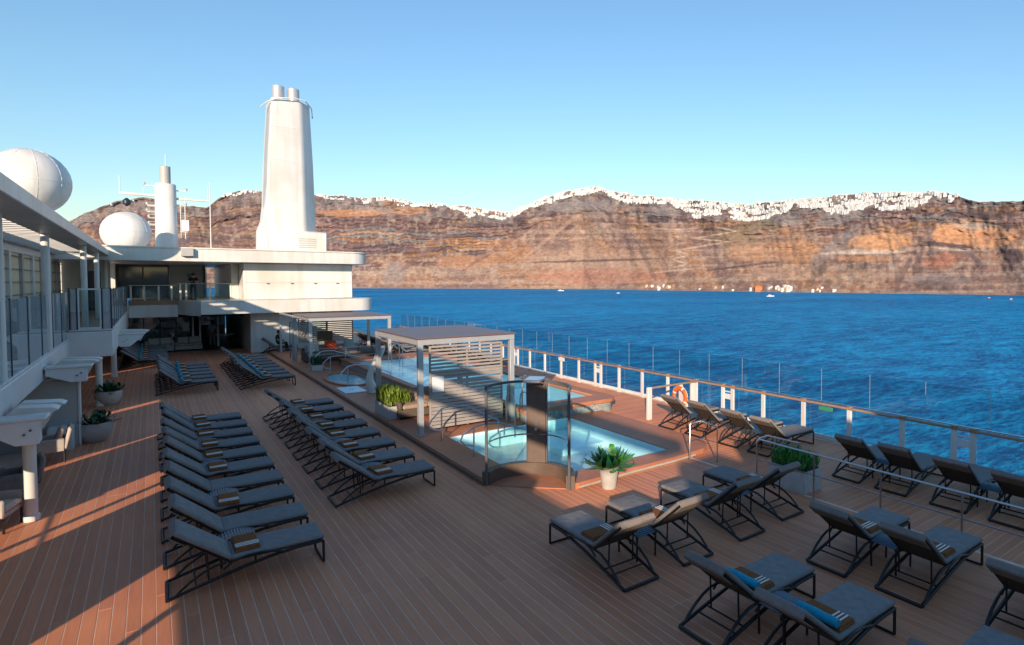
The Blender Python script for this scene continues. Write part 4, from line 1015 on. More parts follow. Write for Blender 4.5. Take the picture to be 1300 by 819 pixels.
m.build('ring', ['lifering', 'stripe'], lb, ang=60); MB().box(.062, .10, -.12, .12, .0, .6).build('bracket', 'white', lb)
m = MB()
for q in range(4): a = R(45 + 90 * q); m.tube([(0, .38 * math.cos(a + d_), .37 + .38 * math.sin(a + d_) - .0) for d_ in (-.7, -.35, 0, .35, .7)], .008, 5)
m.build('grab_rope', 'stripe', lb)

# steel handrails by the step
t = thing('steel_rail', 'long two-bar steel handrail between the loungers and the sea rail', 'handrail', (11.0, 0, 0))
MB().tube([(0.0, 8.70, 0), (0, 8.70, .9), (.03, 8.66, .95), (0, 8.0, .95), (0, 1.2, .95)], .022, 8).build('top_bar', 'steel', t)
MB().tube([(.05, 8.7, .95), (.45, 8.72, .95), (.45, 7.9, .95)], .02, 8).build('return_bar', 'steel', t)
MB().tube([(0, 8.7, .50), (0, 1.2, .50)], .014, 6).build('lower_bar', 'steel', t)
for y in (7.2, 5.75, 4.3, 2.9): MB().tube([(0, y, 0), (0, y, .945)], .02, 8).build('post', 'steel', t)
MB().tube([(.45, 7.9, 0), (.45, 7.9, .95)], .02, 8).build('post', 'steel', t)
t = thing('steel_rail', 'short steel handrail by the rounded pool corner', 'handrail', (10.86, 10.72, 0))
MB().tube([(0, 0, 0), (0, 0, .9), (.04, .0, .95), (.40, .02, .95), (.44, -.02, .95), (.42, -.55, .9), (.42, -.56, 0)], .02, 8).build('top_bar', 'steel', t)
MB().tube([(0, 0, .5), (.42, 0, .5), (.42, -.55, .5)], .012, 6).build('lower_bar', 'steel', t)

# ---------------------------------------------------------------- planters
def leaf_mesh(L, wd, curl, mt, k):
    v = []; f = []; n = 6
    for i in range(n + 1):
        t = i / n; x = L * t * math.cos(curl * t); z = L * t * math.sin(R(62)) * (1 - .25 * t * curl); w_ = wd * math.sin(math.pi * (.12 + .86 * t)) * (1 - .15 * t)
        v += [(x, -w_, z + .25 * w_), (x, 0, z), (x, w_, z + .25 * w_)]
    for i in range(n):
        for k in (0, 1): f.append((i * 3 + k, i * 3 + k + 1, i * 3 + 4 + k, i * 3 + 3 + k))
    return MB().add(v, f).mesh('leaf', mt, ang=80)
LM = {}
for mt in ('leaf', 'leafd'):
    LM[mt] = [leaf_mesh(.34 + .05 * k, .052 + .004 * (k % 3), .5 + .25 * k, mt, k) for k in range(5)]
def pot_plant(label, x, y, rb, rt, h, mt, n, s, z=0.001, bowl=False):
    t = thing('potted_plant', label, 'plant', (x, y, z), random.uniform(0, 6))
    if bowl: prof = [(rb, 0), (rb * 1.15, .03), (rt * .93, h * .45), (rt, h * .85), (rt, h), (rt - .03, h), (rt - .04, h - .08)]
    else: prof = [(rb, 0), (rb + .01, .02), (rt, h - .02), (rt, h), (rt - .025, h), (rt - .035, h - .07)]
    MB().lathe(prof, n=28).build('pot', 'pot', t); MB().lathe([(rt - .036, h - .07), (rt - .1, h - .05), (.02, h - .045)], n=20).build('soil', 'soil', t)
    for i in range(n):
        a = i * 2.39996 + random.uniform(-.25, .25); u = (i + .5) / n
        o = obj('leaf', random.choice(LM[mt]), t, (rt * .45 * math.sqrt(u) * math.cos(a), rt * .45 * math.sqrt(u) * math.sin(a), h - .06))
        tilt = -1.05 * (1 - u) * 1 + 0.0
        sc = s * random.uniform(.8, 1.2)
        o.rotation_euler = (random.uniform(-.25, .25), -R(28) + R(68) * u + random.uniform(-.12, .12), a); o.scale = (sc, sc * 1.05, sc)
    return t
pot_plant('bright green leafy plant in a pale round pot in front of the pool', 7.98, 10.38, .15, .225, .50, 'leaf', 54, 1.3)
pot_plant('dark leafy plant in a wide grey bowl next to the white partition', -1.38, 22.5, .24, .42, .55, 'leafd', 46, 1.05, bowl=True)
pot_plant('dark leafy plant in a grey bowl by the white support post', -1.36, 28.9, .24, .42, .52, 'leafd', 46, 1.1, bowl=True)
def grass_box(label, x, y, wx, wy, h, mt, n, gh, potm='pot', z=0.001):
    t = thing('planter_box', label, 'planter', (x, y, z))
    MB().box(-wx / 2, wx / 2, -wy / 2, wy / 2, 0, h - .02, .012).build('box', potm, t); MB().box(-wx / 2 - .01, wx / 2 + .01, -wy / 2 - .01, wy / 2 + .01, h - .019, h, .004).build('rim', potm, t)
    MB().box(-wx / 2 + .03, wx / 2 - .03, -wy / 2 + .03, wy / 2 - .03, h + .001, h + .01).build('soil', 'soil', t)
    v = []; f = []
    for i in range(n):
        a = random.uniform(0, 6.283); px_ = random.uniform(-.46, .46) * wx; py_ = random.uniform(-.46, .46) * wy; hh = gh * random.uniform(.35, 1.05); le = random.uniform(.05, .35) * hh
        zz = h + random.uniform(0, .55) * gh; dx, dy = math.cos(a), math.sin(a); ww = random.uniform(.008, .018)
        hh2 = hh * .45
        b = len(v)
        v += [(px_ - dy * ww, py_ + dx * ww, zz), (px_ + dy * ww, py_ - dx * ww, zz), (px_ + dx * le * .5 + dy * ww * 1.2, py_ + dy * le * .5 - dx * ww * 1.2, zz + hh2 * .6), (px_ + dx * le * .5 - dy * ww * 1.2, py_ + dy * le * .5 + dx * ww * 1.2, zz + hh2 * .6), (px_ + dx * le, py_ + dy * le, zz + hh2)]
        f += [(b, b + 1, b + 2, b + 3), (b + 3, b + 2, b + 4)]
    o = MB().add(v, f).build('foliage', mt, t, smooth=False); o['kind'] = 'stuff'
    return t
grass_box('grey box of yellow-green bamboo grass beside the near pergola', 6.32, 20.1, .75, 1.5, .42, 'leafy', 1500, .62, z=Z1)
grass_box('grey box of green grass standing at the steel rail end', 11.32, 7.9, .62, .95, .48, 'leaf', 1100, .42)
grass_box('box of dark green grass at the far pergola post', 6.45, 32.4, .5, .5, .3, 'leafd', 500, .5, z=Z1)

# ================================================================ LEFT SIDE: promenade deck above
Z_SL0, Z_SL1 = 1.90, 2.50
PXE = -2.35
prom = thing('promenade_deck', 'white upper promenade deck overhanging the left walkway', 'deck', (-3, 20, 0))
def pb(x0, x1, y0, y1, z0, z1, name, mt, c=0.0, par=None):
    return loc_build(MB().box(x0, x1, y0, y1, z0, z1, c), name, mt, par or prom)
pb(-4.0, PXE, .6, 28.3, Z_SL0, Z_SL1, 'slab', 'white2', .03)
pb(-4.0, -1.15, 28.302, 46.6, Z_SL0 - .04, 2.78, 'slab', 'white2', .03)
pb(-4.0, PXE - .02, .62, 28.2, Z_SL1 + .001, Z_SL1 + .03, 'deck_planking', 'deckwood')
pb(-4.0, -1.18, 28.33, 46.6, 2.781, 2.81, 'deck_planking', 'deckwood')
# roof edge beam and louvres
pb(-2.6, -1.82, -4.2, 46.4, 6.0, 6.32, 'roof_beam', 'white', .02)
pb(-4.3, -3.9, -4.2, 46.4, 6.0, 6.3, 'roof_beam', 'white', .02)
k = 0; y = 11.0
LV = MB().box(-3.9, -2.6, 0, .16, 6.02, 6.12, .01).xf(Matrix.Translation((3, 0, 0))).mesh('louvre', 'white')
while y < 46:
    obj('louvre', LV, prom, (0, y - 20, 0)); y += .72
for y in (10.0, 17.0, 24.0, 31.0, 38.0, 45.0):
    loc_build(MB().tube([(-2.45 if y < 28 else -2.08, y, 2.53 if y < 28 else 2.8), (-2.45 if y < 28 else -2.08, y, 6.05)], .10, 16), 'column', 'white', prom)
# back wall of the promenade: blinds and piers, open clerestory above
for i in range(14):
    y0 = 8.4 + 2.75 * i
    pb(-4.3, -4.05, y0, y0 + .35, 2.53, 5.7, 'pier', 'grey' if i % 2 else 'white2', .01)
    pb(-4.3, -4.1, y0, y0 + 2.75, 5.71, 5.99, 'clerestory', 'white2')
    pb(-4.22, -4.16, y0 + .352, y0 + 2.748, 3.2, 5.7, 'window_blind', 'blind')
    for q in range(5): pb(-4.12, -4.09, y0 + .352, y0 + 2.748, 3.55 + q * .5, 3.58 + q * .5, 'glazing_bar', 'dgrey')
    pb(-4.22, -4.1, y0 + .352, y0 + 2.748, 2.53, 3.195, 'low_panel', 'blind')
pb(-4.3, -1.95, 47.0, 47.2, 2.8, 5.76, 'end_wall', 'white')
pb(-3.3, -2.4, 46.95, 46.998, 2.82, 5.2, 'end_door', 'darkglass')
pb(-4.3, -4.05, -4, 8.4, 2.51, 4.9, 'sun_block_panel', 'white2')  # unseen wall, its top set by where the low sun should clear it
pb(PXE - .1, PXE - .02, .6, 11.5, Z_SL1 + .03, 4.35, 'sun_block_panel', 'white2')  # unseen solid panel added to keep sun off the loungers
# glass windscreen on the edge
gs = thing('promenade_windscreen', 'row of tall glass wind panels along the promenade edge', 'windscreen', (PXE - .06, 20, Z_SL1))
MB().box(-.05, .05, -8.4, 8.2, .005, .06, .01).build('sill', 'white', gs)
PN = MB().box(-.006, .006, .03, 2.22, .06, 1.70).mesh('glass_panel', 'glassd', smooth=False); PJ = MB().box(-.02, .02, -.022, .022, .06, 1.73).mesh('mullion', 'navy', smooth=False)
y = 11.1
while y < 27:
    obj('glass_panel', PN, gs, (0, y - 20, 0)); obj('mullion', PJ, gs, (0, y - 20, 0)); y += 2.26
y2 = y
# projecting bay facing forward
bay = thing('bay_windscreen', 'glass wind panels round the projecting promenade bay', 'windscreen', (-1.2, 28.4, 2.79))
MB().box(-1.15, .04, -.06, .06, 0, .07, .01).build('sill', 'white', bay)
for (a, b, mt) in ((-1.12, -.92, 'glassd'), (-.88, -.28, 'glass'), (-.24, .02, 'glassd')):
    MB().box(a + .03, b - .03, -.008, .008, .075, 1.52).build('glass_panel', mt, bay)
    for u in (a, b): MB().box(u - .022, u + .022, -.03, .03, .071, 1.56).build('mullion', 'white2' if mt == 'glass' else 'navy', bay)
MB().box(-.856, -.304, -.025, .025, .075, .15).build('bottom_bar', 'white2', bay); MB().box(-.856, -.304, -.025, .025, 1.49, 1.55).build('top_bar', 'white2', bay)
PN2 = MB().box(-.006, .006, .03, 1.82, .07, 1.52).mesh('glass_panel', 'glassd', smooth=False); PJ2 = MB().box(-.02, .02, -.02, .02, .07, 1.55).mesh('mullion', 'navy', smooth=False)
for k in range(10): obj('glass_panel', PN2, bay, (0.02, .1 + 1.85 * k, 0)); obj('mullion', PJ2, bay, (0.02, .1 + 1.85 * k, 0))
MB().box(-.02, .06, .08, 18, .0, .07, .01).build('sill', 'white', bay)
# lower level: posts, hoods, partition, added walls gapped to shape sun bands
for (x, y, r, mt) in ((-1.92, 15.75, .10, 'white'), (-1.60, 28.75, .11, 'white'), (-1.5, 37, .11, 'white')):
    t = thing('support_post', 'white round post under the hooded fin at the walkway' if y < 20 else 'white round post behind the far bowl plant' if y < 30 else 'white round post beside the far lounger block', 'post', (x, y, 0))
    MB().tube([(0, 0, 0), (0, 0, 1.53 if y < 20 else Z_SL0 - .06)], r, 18).build('shaft', mt, t); MB().lathe([(r + .03, 0.001), (r + .03, .10), (r, .12)], n=18).build('collar', mt, t)
for i, (a, b) in enumerate(((-3.9, 4.2), (7.3, 11.4), (13.5, 17.4), (18.0, 23.4), (24.1, 35.6), (36.2, 46.5))):  # stretches block the sun, gaps let its bands onto the walkway
    o = MB().box(-4.0, -3.85, a, b, 0, Z_SL0, 0).build('light_gap_wall', 'darkbrown' if i > 1 else 'grey'); tag(o, f'added wall gapped for sun bands under the promenade, {ordinal(i)} stretch counted toward the funnel', 'wall')
for (a, b) in ((4.2, 7.3), (11.4, 13.5)):  # bars and post added for the thin shadows they throw on the deck
    t = thing('shadow_bars', 'added grey bars casting line shadows from an opening under the promenade, ' + ('nearer the bow' if a < 10 else 'beside the round post'), 'railing', (-3.92, (a + b) / 2, 0))
    for z in (.55, 1.05): MB().tube([(0, (a - b) / 2, z), (0, (b - a) / 2, z)], .022, 6).build('bar', 'alu', t)
    MB().tube([(0, -.35, 0), (0, -.35, 1.88)], .07, 10).build('post', 'alu', t)
def hood(label, x0, x1, y, zt, zb, px_, fins=2):
    t = thing('air_hood', label, 'hood', ((x0 + x1) / 2, y, zb)); cx = (x0 + x1) / 2; h = zt - zb; a, b = x0 - cx, x1 - cx; p = px_ - cx
    m = MB(); m.prism([(a, h), (b, h), (b - .08, h - .12), (p + .17, .0), (p - .15, 0), (a, h * .55)], -.30, .16, 'y'); m.build('hood_body', 'white2', t)
    MB().box(a - .03, b + .05, -.34, .25, h + .001, h + .06, .02).build('hood_top', 'white', t)
    for k in range(fins):
        yy = .55 + .62 * k
        m = MB(); pr = [(a + .1, h + .02 + .0 * k), (a + .25, h + .14), (b + .04 + .05 * k, h + .10), (b + .14 + .05 * k, h + .05), (b + .02, h - .02), (b - .12, h - .34)]
        m.prism(pr, yy, yy + .44, 'y').build('fin', 'white', t)
    m = MB(); m.tube([(p - .03, -.305, h * .45), (p - .03, -.33, h * .45)], .022, 8); m.tube([(p + .06, -.305, h * .62), (p + .06, -.33, h * .62)], .022, 8); m.build('bolt', 'dgrey', t)
hood('white wedge hood with fins on the post at the walkway', -2.40, -1.68, 15.75, 1.96, 1.52, -1.92)
hood('white wedge hood with fins above the white partition', -2.3, -1.40, 22.1, 2.22, 1.84, -1.64, 2)
hood('white wedge hood with fins on the far promenade bay', -1.4, -.30, 33.0, 2.30, 1.80, -.95, 2)
pt = thing('partition_wall', 'pale grey partition across the covered walkway', 'wall', (-2.2, 22.3, 0))
MB().box(-1.2, .50, -.1, .1, 0, Z_SL0 - .01, .01).build('panel', 'grey', pt); MB().box(.502, .56, -.12, .12, 0, Z_SL0 - .01, .01).build('lit_end_face', 'white', pt)  # end strip made whiter in place of light on the end face
MB().box(-.1, .42, -.62, -.11, 0, .62, .01).build('ledge_box', 'white2', pt)

def armchair(label, loc, rz, mt):
    t = thing('armchair', label, 'armchair', loc, rz)
    for sx in (-1, 1):
        for sy in (-1, 1): MB().tube([(sx * .31, sy * .29, .0), (sx * .31, sy * .29, .28)], .02, 6).build('leg', 'frame', t)
        MB().box(sx * .33 - .035, sx * .33 + .035, -.32, .30, .281, .62, .025).build('armrest', mt, t)
    MB().box(-.295, .295, -.30, .30, .281, .36, .01).build('seat_base', mt, t)
    MB().cushion(-.29, .29, -.32, .22, .362, .48).build('seat_cushion', mt, t, ang=60)
    MB().box(-.36, .36, -.05, .05, 0, .55, .04).xf(Matrix.Translation((0, .31, .33)) @ Matrix.Rotation(R(-12), 4, 'X')).build('backrest', mt, t)
    MB().cushion(-.27, .27, -.2, .2, -.06, .06).xf(Matrix.Translation((0, .20, .66)) @ Matrix.Rotation(R(74), 4, 'X')).build('back_cushion', mt, t, ang=60)
armchair('beige armchair beside the round white post', (-2.42, 15.55, 0.001), R(75), 'beige')
armchair('dark armchair behind the round white post', (-2.35, 17.4, 0.001), R(-80), 'cushion')
armchair('beige armchair in front of the white partition', (-2.15, 20.6, 0.001), R(-85), 'beige')
sofa('grey sofa under the promenade beside the round post', (-3.0, 17.3, 0.001), R(90), 1.7, .85, 'cushion_warm', 'pillow', 0)

# ================================================================ AFT BLOCK, FUNNEL, MAST
aft = thing('aft_deckhouse', 'white aft deckhouse with open lounge and balcony below the funnel', 'deckhouse', (5, 48, 0))
def ab(x0, x1, y0, y1, z0, z1, name, mt, c=0.0): return loc_build(MB().box(x0, x1, y0, y1, z0, z1, c), name, mt, aft)
def rrect(x0, x1, y0, y1, r, corners='r'):
    p = [(x0, y0)] + arc(x1 - r, y0 + r, r, -90, 0, 8) + [(x1, y1), (x0, y1)]
    return p
ab(4.95, 11.15, 44.0, 60, .0, 2.6, 'lower_wall', 'white', .03)
ab(4.62, 11.15, 44.0, 60, 3.42, 5.76, 'upper_wall', 'white', .04)
for i in range(4): ab(5.9 + 1.4 * i, 6.05 + 1.4 * i, 43.93, 43.998, 4.42, 4.47, 'wall_light', 'dgrey')
ab(4.7, 11.1, 43.985, 43.998, 4.49, 4.51, 'wall_seam', 'grey')
loc_build(MB().prism(rrect(2.3, 12.3, 42.6, 60, 1.1), 2.61, 3.41), 'balcony_slab', 'white', aft)
loc_build(MB().prism([(1.3, 46.2), (2.298, 42.9), (2.298, 60), (1.3, 60)], 2.50, 3.38), 'balcony_slab', 'white', aft)
ab(-1.14, 1.298, 46.2, 60, 2.35, 3.12, 'balcony_slab', 'white', .03)
loc_build(MB().prism(rrect(-4.2, 12.0, 42.7, 62, 1.2), 5.77, 6.50), 'canopy_roof', 'white', aft)
loc_build(MB().prism(rrect(-4.3, 12.06, 42.64, 62.1, 1.2), 6.501, 6.58), 'canopy_roof_edge', 'white', aft)
ab(1.4, 2.0, 42.4, 42.69, 6.05, 6.52, 'camera_box', 'grey', .02)
# upper lobby
ab(-1.14, 4.6, 46.4, 60, 3.385, 3.40, 'upper_floor', 'deckwood')
ab(-1.14, 1.29, 46.4, 60, 3.125, 3.384, 'upper_floor_step', 'deckwood')
ab(-2.6, -1.9, 51.5, 60, 3.1, 5.76, 'wall', 'white')
ab(-1.85, 1.0, 53.0, 53.2, 3.42, 5.76, 'window', 'darkglass')
for u in (-1.87, -.45, .98): ab(u - .04, u + .04, 52.93, 52.998, 3.42, 5.76, 'window_frame', 'dgrey')
ab(1.05, 3.0, 53.0, 60, 3.42, 5.76, 'wall', 'grey')
ab(2.1, 2.5, 52.95, 52.998, 4.5, 5.2, 'screen', 'darkglass'); ab(3.02, 3.3, 55, 55.3, 3.42, 5.76, 'door_pier', 'white2')
ab(3.05, 3.5, 57.0, 57.2, 3.42, 5.5, 'door', 'glassd')
ab(4.2, 4.6, 46.5, 60, 3.42, 5.76, 'wall', 'white')
# lounge below
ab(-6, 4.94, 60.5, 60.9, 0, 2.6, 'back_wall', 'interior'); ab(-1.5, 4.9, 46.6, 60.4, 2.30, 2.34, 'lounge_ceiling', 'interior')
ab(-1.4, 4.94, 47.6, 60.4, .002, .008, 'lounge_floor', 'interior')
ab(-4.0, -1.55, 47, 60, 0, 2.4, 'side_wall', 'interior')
for u in (2.15, 2.55, 3.6): ab(u, u + .12, 50.0, 50.12, .01, 2.3, 'lounge_post', 'white2')
for i in range(5): ab(-1.4 + i * .9, -1.34 + i * .9, 51.5, 51.56, .01, 2.3, 'glazing_bar', 'dgrey')
ab(-1.4, 2.1, 51.52, 51.54, .01, 2.3, 'glazing', 'glassd')
ab(3.2, 4.8, 60.38, 60.49, .9, 2.2, 'far_window', 'glassd')
br = thing('balcony_rail', 'glass and white post railing on the aft balcony', 'railing', (0, 46.5, 3.13))
for i, u in enumerate((-1.0, -.35, .35, 1.0)): MB().box(u - .045, u + .045, -.03, .03, 0, 1.18, .006).build('post', 'white', br)
for i, u in enumerate((1.45, 1.75, 3.0, 4.15, 4.45)): MB().box(u - .05, u + .05, -.03, .03, .28, 1.3, .006).build('post', 'white', br)
MB().box(-1.1, 1.3, -.04, .04, 1.181, 1.23, .008).build('handrail', 'alu', br); MB().box(1.302, 4.6, -.04, .04, 1.301, 1.34, .008).build('handrail', 'alu', br)
MB().box(1.5, 4.4, .035, .047, .30, 1.28).build('glass_panel', 'glass', br); MB().box(-1.0, 1.3, .035, .047, .08, 1.1).build('glass_panel', 'glass', br)
for (u, w_) in ((-1.5, 0),): pass
t = sofa('pale beige sofa at the mouth of the dark lounge', (.35, 48.4, .01), 0, 1.5, .8, 'beige', 'beige', 0); t2 = sofa('long low beige bench sofa in the lounge mouth', (1.9, 48.6, .01), 0, 1.5, .75, 'beige', 'beige', 0, h=.42)
tb = thing('lounge_table', 'pale table beside the standing person in the lounge', 'table', (4.1, 51.0, .01))
MB().box(-.6, .6, -.35, .35, .72, .78, .01).build('table_top', 'white2', tb)
for sx in (-1, 1):
    for sy in (-1, 1): MB().tube([(sx * .52, sy * .28, 0), (sx * .52, sy * .28, .72)], .025, 6).build('leg', 'dgrey', tb)
# glass screen by the wall
gw = thing('glass_screen', 'dark framed glass screen standing before the white aft wall', 'screen', (6.3, 38.6, Z1))
MB().box(-.02, .02, -.02, .02, 0, 2.1).build('post', 'dgrey', gw); MB().box(2.0, 2.04, -.02, .02, 0, 2.1).build('post', 'dgrey', gw); MB().box(.021, 1.999, -.018, .018, 2.05, 2.09).build('top_bar', 'dgrey', gw); MB().box(.03, 1.99, -.005, .005, .1, 2.04).build('glass_panel', 'glass', gw)
pb_ = thing('pergola', 'slim grey pergola frame nearest the white aft wall', 'pergola', (6.35, 37.8, Z1))
for (a, b) in ((0, 0), (0, 4.2)): MB().box(a - .06, a + .06, b - .06, b + .06, 0, 2.35, .006).build('post', 'alu', pb_)
MB().box(-.06, .06, -.06, 4.26, 2.351, 2.5, .006).build('beam', 'alu', pb_); MB().box(.061, 3.5, -.06, .06, 2.352, 2.5, .006).build('beam', 'alu', pb_)

# funnel
fu = thing('ship_funnel', 'tall white tapering ship funnel with twin grey exhausts', 'funnel', (8.0, 49, 6.58))
def loft(secs):
    n = len(secs[0]); v = [p for s in secs for p in s]; f = []
    for i in range(len(secs) - 1):
        for k in range(n): f.append((i * n + k, i * n + (k + 1) % n, (i + 1) * n + (k + 1) % n, (i + 1) * n + k))
    f += [tuple(range(n))[::-1], tuple(range((len(secs) - 1) * n, len(secs) * n))]
    return MB().add(v, f)
def fsec(z, x0, x1, y0, dl, c):      # front face x0..x1, bevel c on the right, left flank dl deep
    return [(x0, y0 + .06, z), (x0 + .08, y0, z), (x1 - .25, y0, z), (x1 - .08, y0 + .06, z), (x1 + .08, y0 + .22, z), (x1 + c * .85, y0 + c * 1.1, z), (x1 + c * .9, y0 + c * 1.4, z), (x1 + c * .9, y0 + dl + .6, z), (x0, y0 + dl, z)]
loft([fsec(0, -2.2, .95, -2.0, .9, .95), fsec(1.5, -2.15, .90, -1.98, .9, .95), fsec(2.2, -1.85, .88, -1.97, 1.4, .95), fsec(3.3, -1.62, .86, -1.95, 2.2, .92), fsec(6.5, -1.42, .82, -1.9, 2.7, .88), fsec(10.75, -1.15, .76, -1.8, 2.6, .72)]).build('tower', 'white', fu, ang=28)
MB().box(-.72, 2.05, -2.85, 1.0, .0, 1.52, .10).build('base_block', 'white', fu)
loft([[(-1.66, -.5, 3.0), (-1.60, -1.6, 3.0), (-1.56, -1.6, 3.0), (-1.56, .1, 3.0)], [(-1.46, -.3, 6.5), (-1.46, -1.6, 6.5), (-1.40, -1.6, 6.5), (-1.40, .6, 6.5)], [(-1.20, -.2, 10.4), (-1.20, -1.5, 10.4), (-1.14, -1.5, 10.4), (-1.14, .6, 10.4)]]).build('flank_shade_strip', 'grey', fu)  # grey colour stands in for shade in the recessed left flank
for z, a, b, y in ((3.35, -1.58, .58, -1.962), (6.5, -1.36, .55, -1.915), (8.8, -1.2, .52, -1.862)):
    MB().box(a, b, y, y + .1, z, z + .035).build('weld_seam', 'white2', fu)
MB().box(-1.9, -1.55, -2.03, -1.95, .35, 1.25, .02).build('access_door', 'white2', fu)
for k in range(5): MB().box(.2, 1.3, -2.875, -2.83, .35 + .15 * k, .42 + .15 * k).build('vent_slat', 'grey', fu)
for (x, y) in ((-.62, -1.0), (.35, -.9)):
    MB().lathe([(.40, 10.6), (.40, 11.75), (.36, 11.78), (.34, 11.5)], x, y, 20).build('exhaust_pipe', 'alu', fu)
MB().tube([(-1.7, -.9, 10.2), (-1.4, -1.7, 10.42), (-.8, -2.0, 10.7), (.2, -2.1, 10.85), (.95, -1.95, 10.8), (1.45, -1.3, 10.5), (1.65, -.6, 10.0)], .045, 6).build('top_hoop', 'white', fu)

# radomes
def radome(label, x, y, z, r, zb):
    t = thing('radome', label, 'radome', (x, y, zb)); c = z - zb
    prof = [(r * math.sin(R(a)), c - r * math.cos(R(a))) for a in range(20, 181, 8)]
    prof[-1] = (.01, c + r)
    MB().lathe(prof, n=40).build('dome', 'white', t, ang=60); MB().lathe([(r * .45, 0), (r * .42, c - r * .9)], n=20).build('pedestal', 'white2', t)
    m = MB()
    for k in range(10):
        a = 2 * math.pi * k / 10; m.tube([(math.sin(R(q)) * (r + .004) * math.cos(a), math.sin(R(q)) * (r + .004) * math.sin(a), c - (r + .004) * math.cos(R(q))) for q in range(24, 172, 12)], .011, 4)
    m.build('panel_seams', 'white2', t)
    MB().lathe([(r + .004, c - .02), (r + .008, c), (r + .004, c + .02)], n=40).build('seam_band', 'white2', t)
p = onY(36, 231, 38); radome('large white radome above the promenade roof', p.x, p.y, p.z, 1.50, 6.35)
p = onY(160, 295, 56); radome('white radome beside the mast on the aft roof', p.x, p.y, p.z, 1.48, 6.6)
# mast
mp_ = onY(212, 316, 60)
ma = thing('radar_mast', 'white cylindrical mast with yards, antennas and grey cap', 'mast', (mp_.x, 60, 6.5))
MB().lathe([(.75, 0), (.70, 5.85), (.66, 5.9)], n=24).build('tower', 'white', ma)
MB().lathe([(.36, 5.9), (.36, 7.3), (.33, 7.32)], n=18).build('cap', 'grey', ma)
MB().tube([(.05, 0, 7.3), (.05, 0, 8.3)], .04, 6).build('antenna', 'white', ma)
MB().box(-2.9, -.7, -.08, .08, 4.85, 5.05, .02).build('yard', 'white', ma); MB().box(.7, 2.95, -.08, .08, 4.7, 4.88, .02).build('yard', 'white', ma)
MB().tube([(-2.85, 0, 5.05), (-2.85, 0, 6.3)], .035, 6).build('antenna', 'white', ma); MB().tube([(2.85, 0, 4.9), (2.85, 0, 5.9)], .03, 6).build('antenna', 'white', ma); MB().tube([(-1.4, 0, 5.05), (-1.4, 0, 5.5)], .03, 6).build('antenna', 'white', ma)
MB().lathe([(.05, 3.95), (.26, 4.15), (.26, 4.4), (.05, 4.6)], -2.45, 0, 12).build('lamp_cluster', 'navy', ma)
for (z, a, b) in ((5.65, -1.35, -.7), (5.4, .7, 1.35), (4.2, .7, 1.3), (4.1, -1.2, -.7), (3.6, -1.2, -.7), (3.1, -1.1, -.7), (2.6, -1.1, -.7), (2.1, .7, 1.4)):
    MB().box(a, b, -.06, .06, z, z + .08).build('bracket', 'white', ma); e = a if a < 0 else b
    MB().lathe([(.09, z + .081), (.09, z + .26), (.03, z + .3)], e, 0, 10).build('lamp', 'grey', ma)
for k in range(8): MB().box(-1.15, -.72, -.2, -.16, 1.9 + .3 * k, 1.94 + .3 * k).build('ladder_rung', 'grey', ma)
for u in (.95, 1.25): MB().tube([(u, 0, 0), (u, 0, 5)], .035, 6).build('stay_pole', 'white2', ma)
MB().box(1.0, 1.5, -.15, .15, 2.2, 3.1, .02).build('equipment_box', 'white2', ma)
wp = onY(268, 316, 58); MB().tube([(0, 0, 0), (0, 0, 6)], [.05, .03], 6).build('whip_antenna', 'white'); o = bpy.data.objects['whip_antenna']; o.location = (wp.x, 58, 6.58); tag(o, 'thin white whip antenna between the mast and the funnel', 'antenna')

# ================================================================ behind the camera: unseen blocks added and stepped to shape the shade
fd = thing('forward_shade_block', 'unseen white blocks stepped to shape shade on the pool deck', 'deckhouse', (0, -6, 0))
for (x0, x1, y1, zt) in ((-6, -4.3, -4.5, 5.45), (-4.298, -2.4, -4.5, 5.15), (-2.398, -.9, -4.5, 5.9), (-.898, -.2, -4.5, 5.35), (-.198, 3.9, -4.5, 6.0), (3.902, 6.3, -5.3, 6.5)):
    loc_build(MB().box(x0, x1, -18, y1, 0, zt, .03), 'wall', 'white', fd)
loc_build(MB().box(4.0, 15.2, -30, -18.1, 0, 10.5, .05), 'wall', 'white', fd)

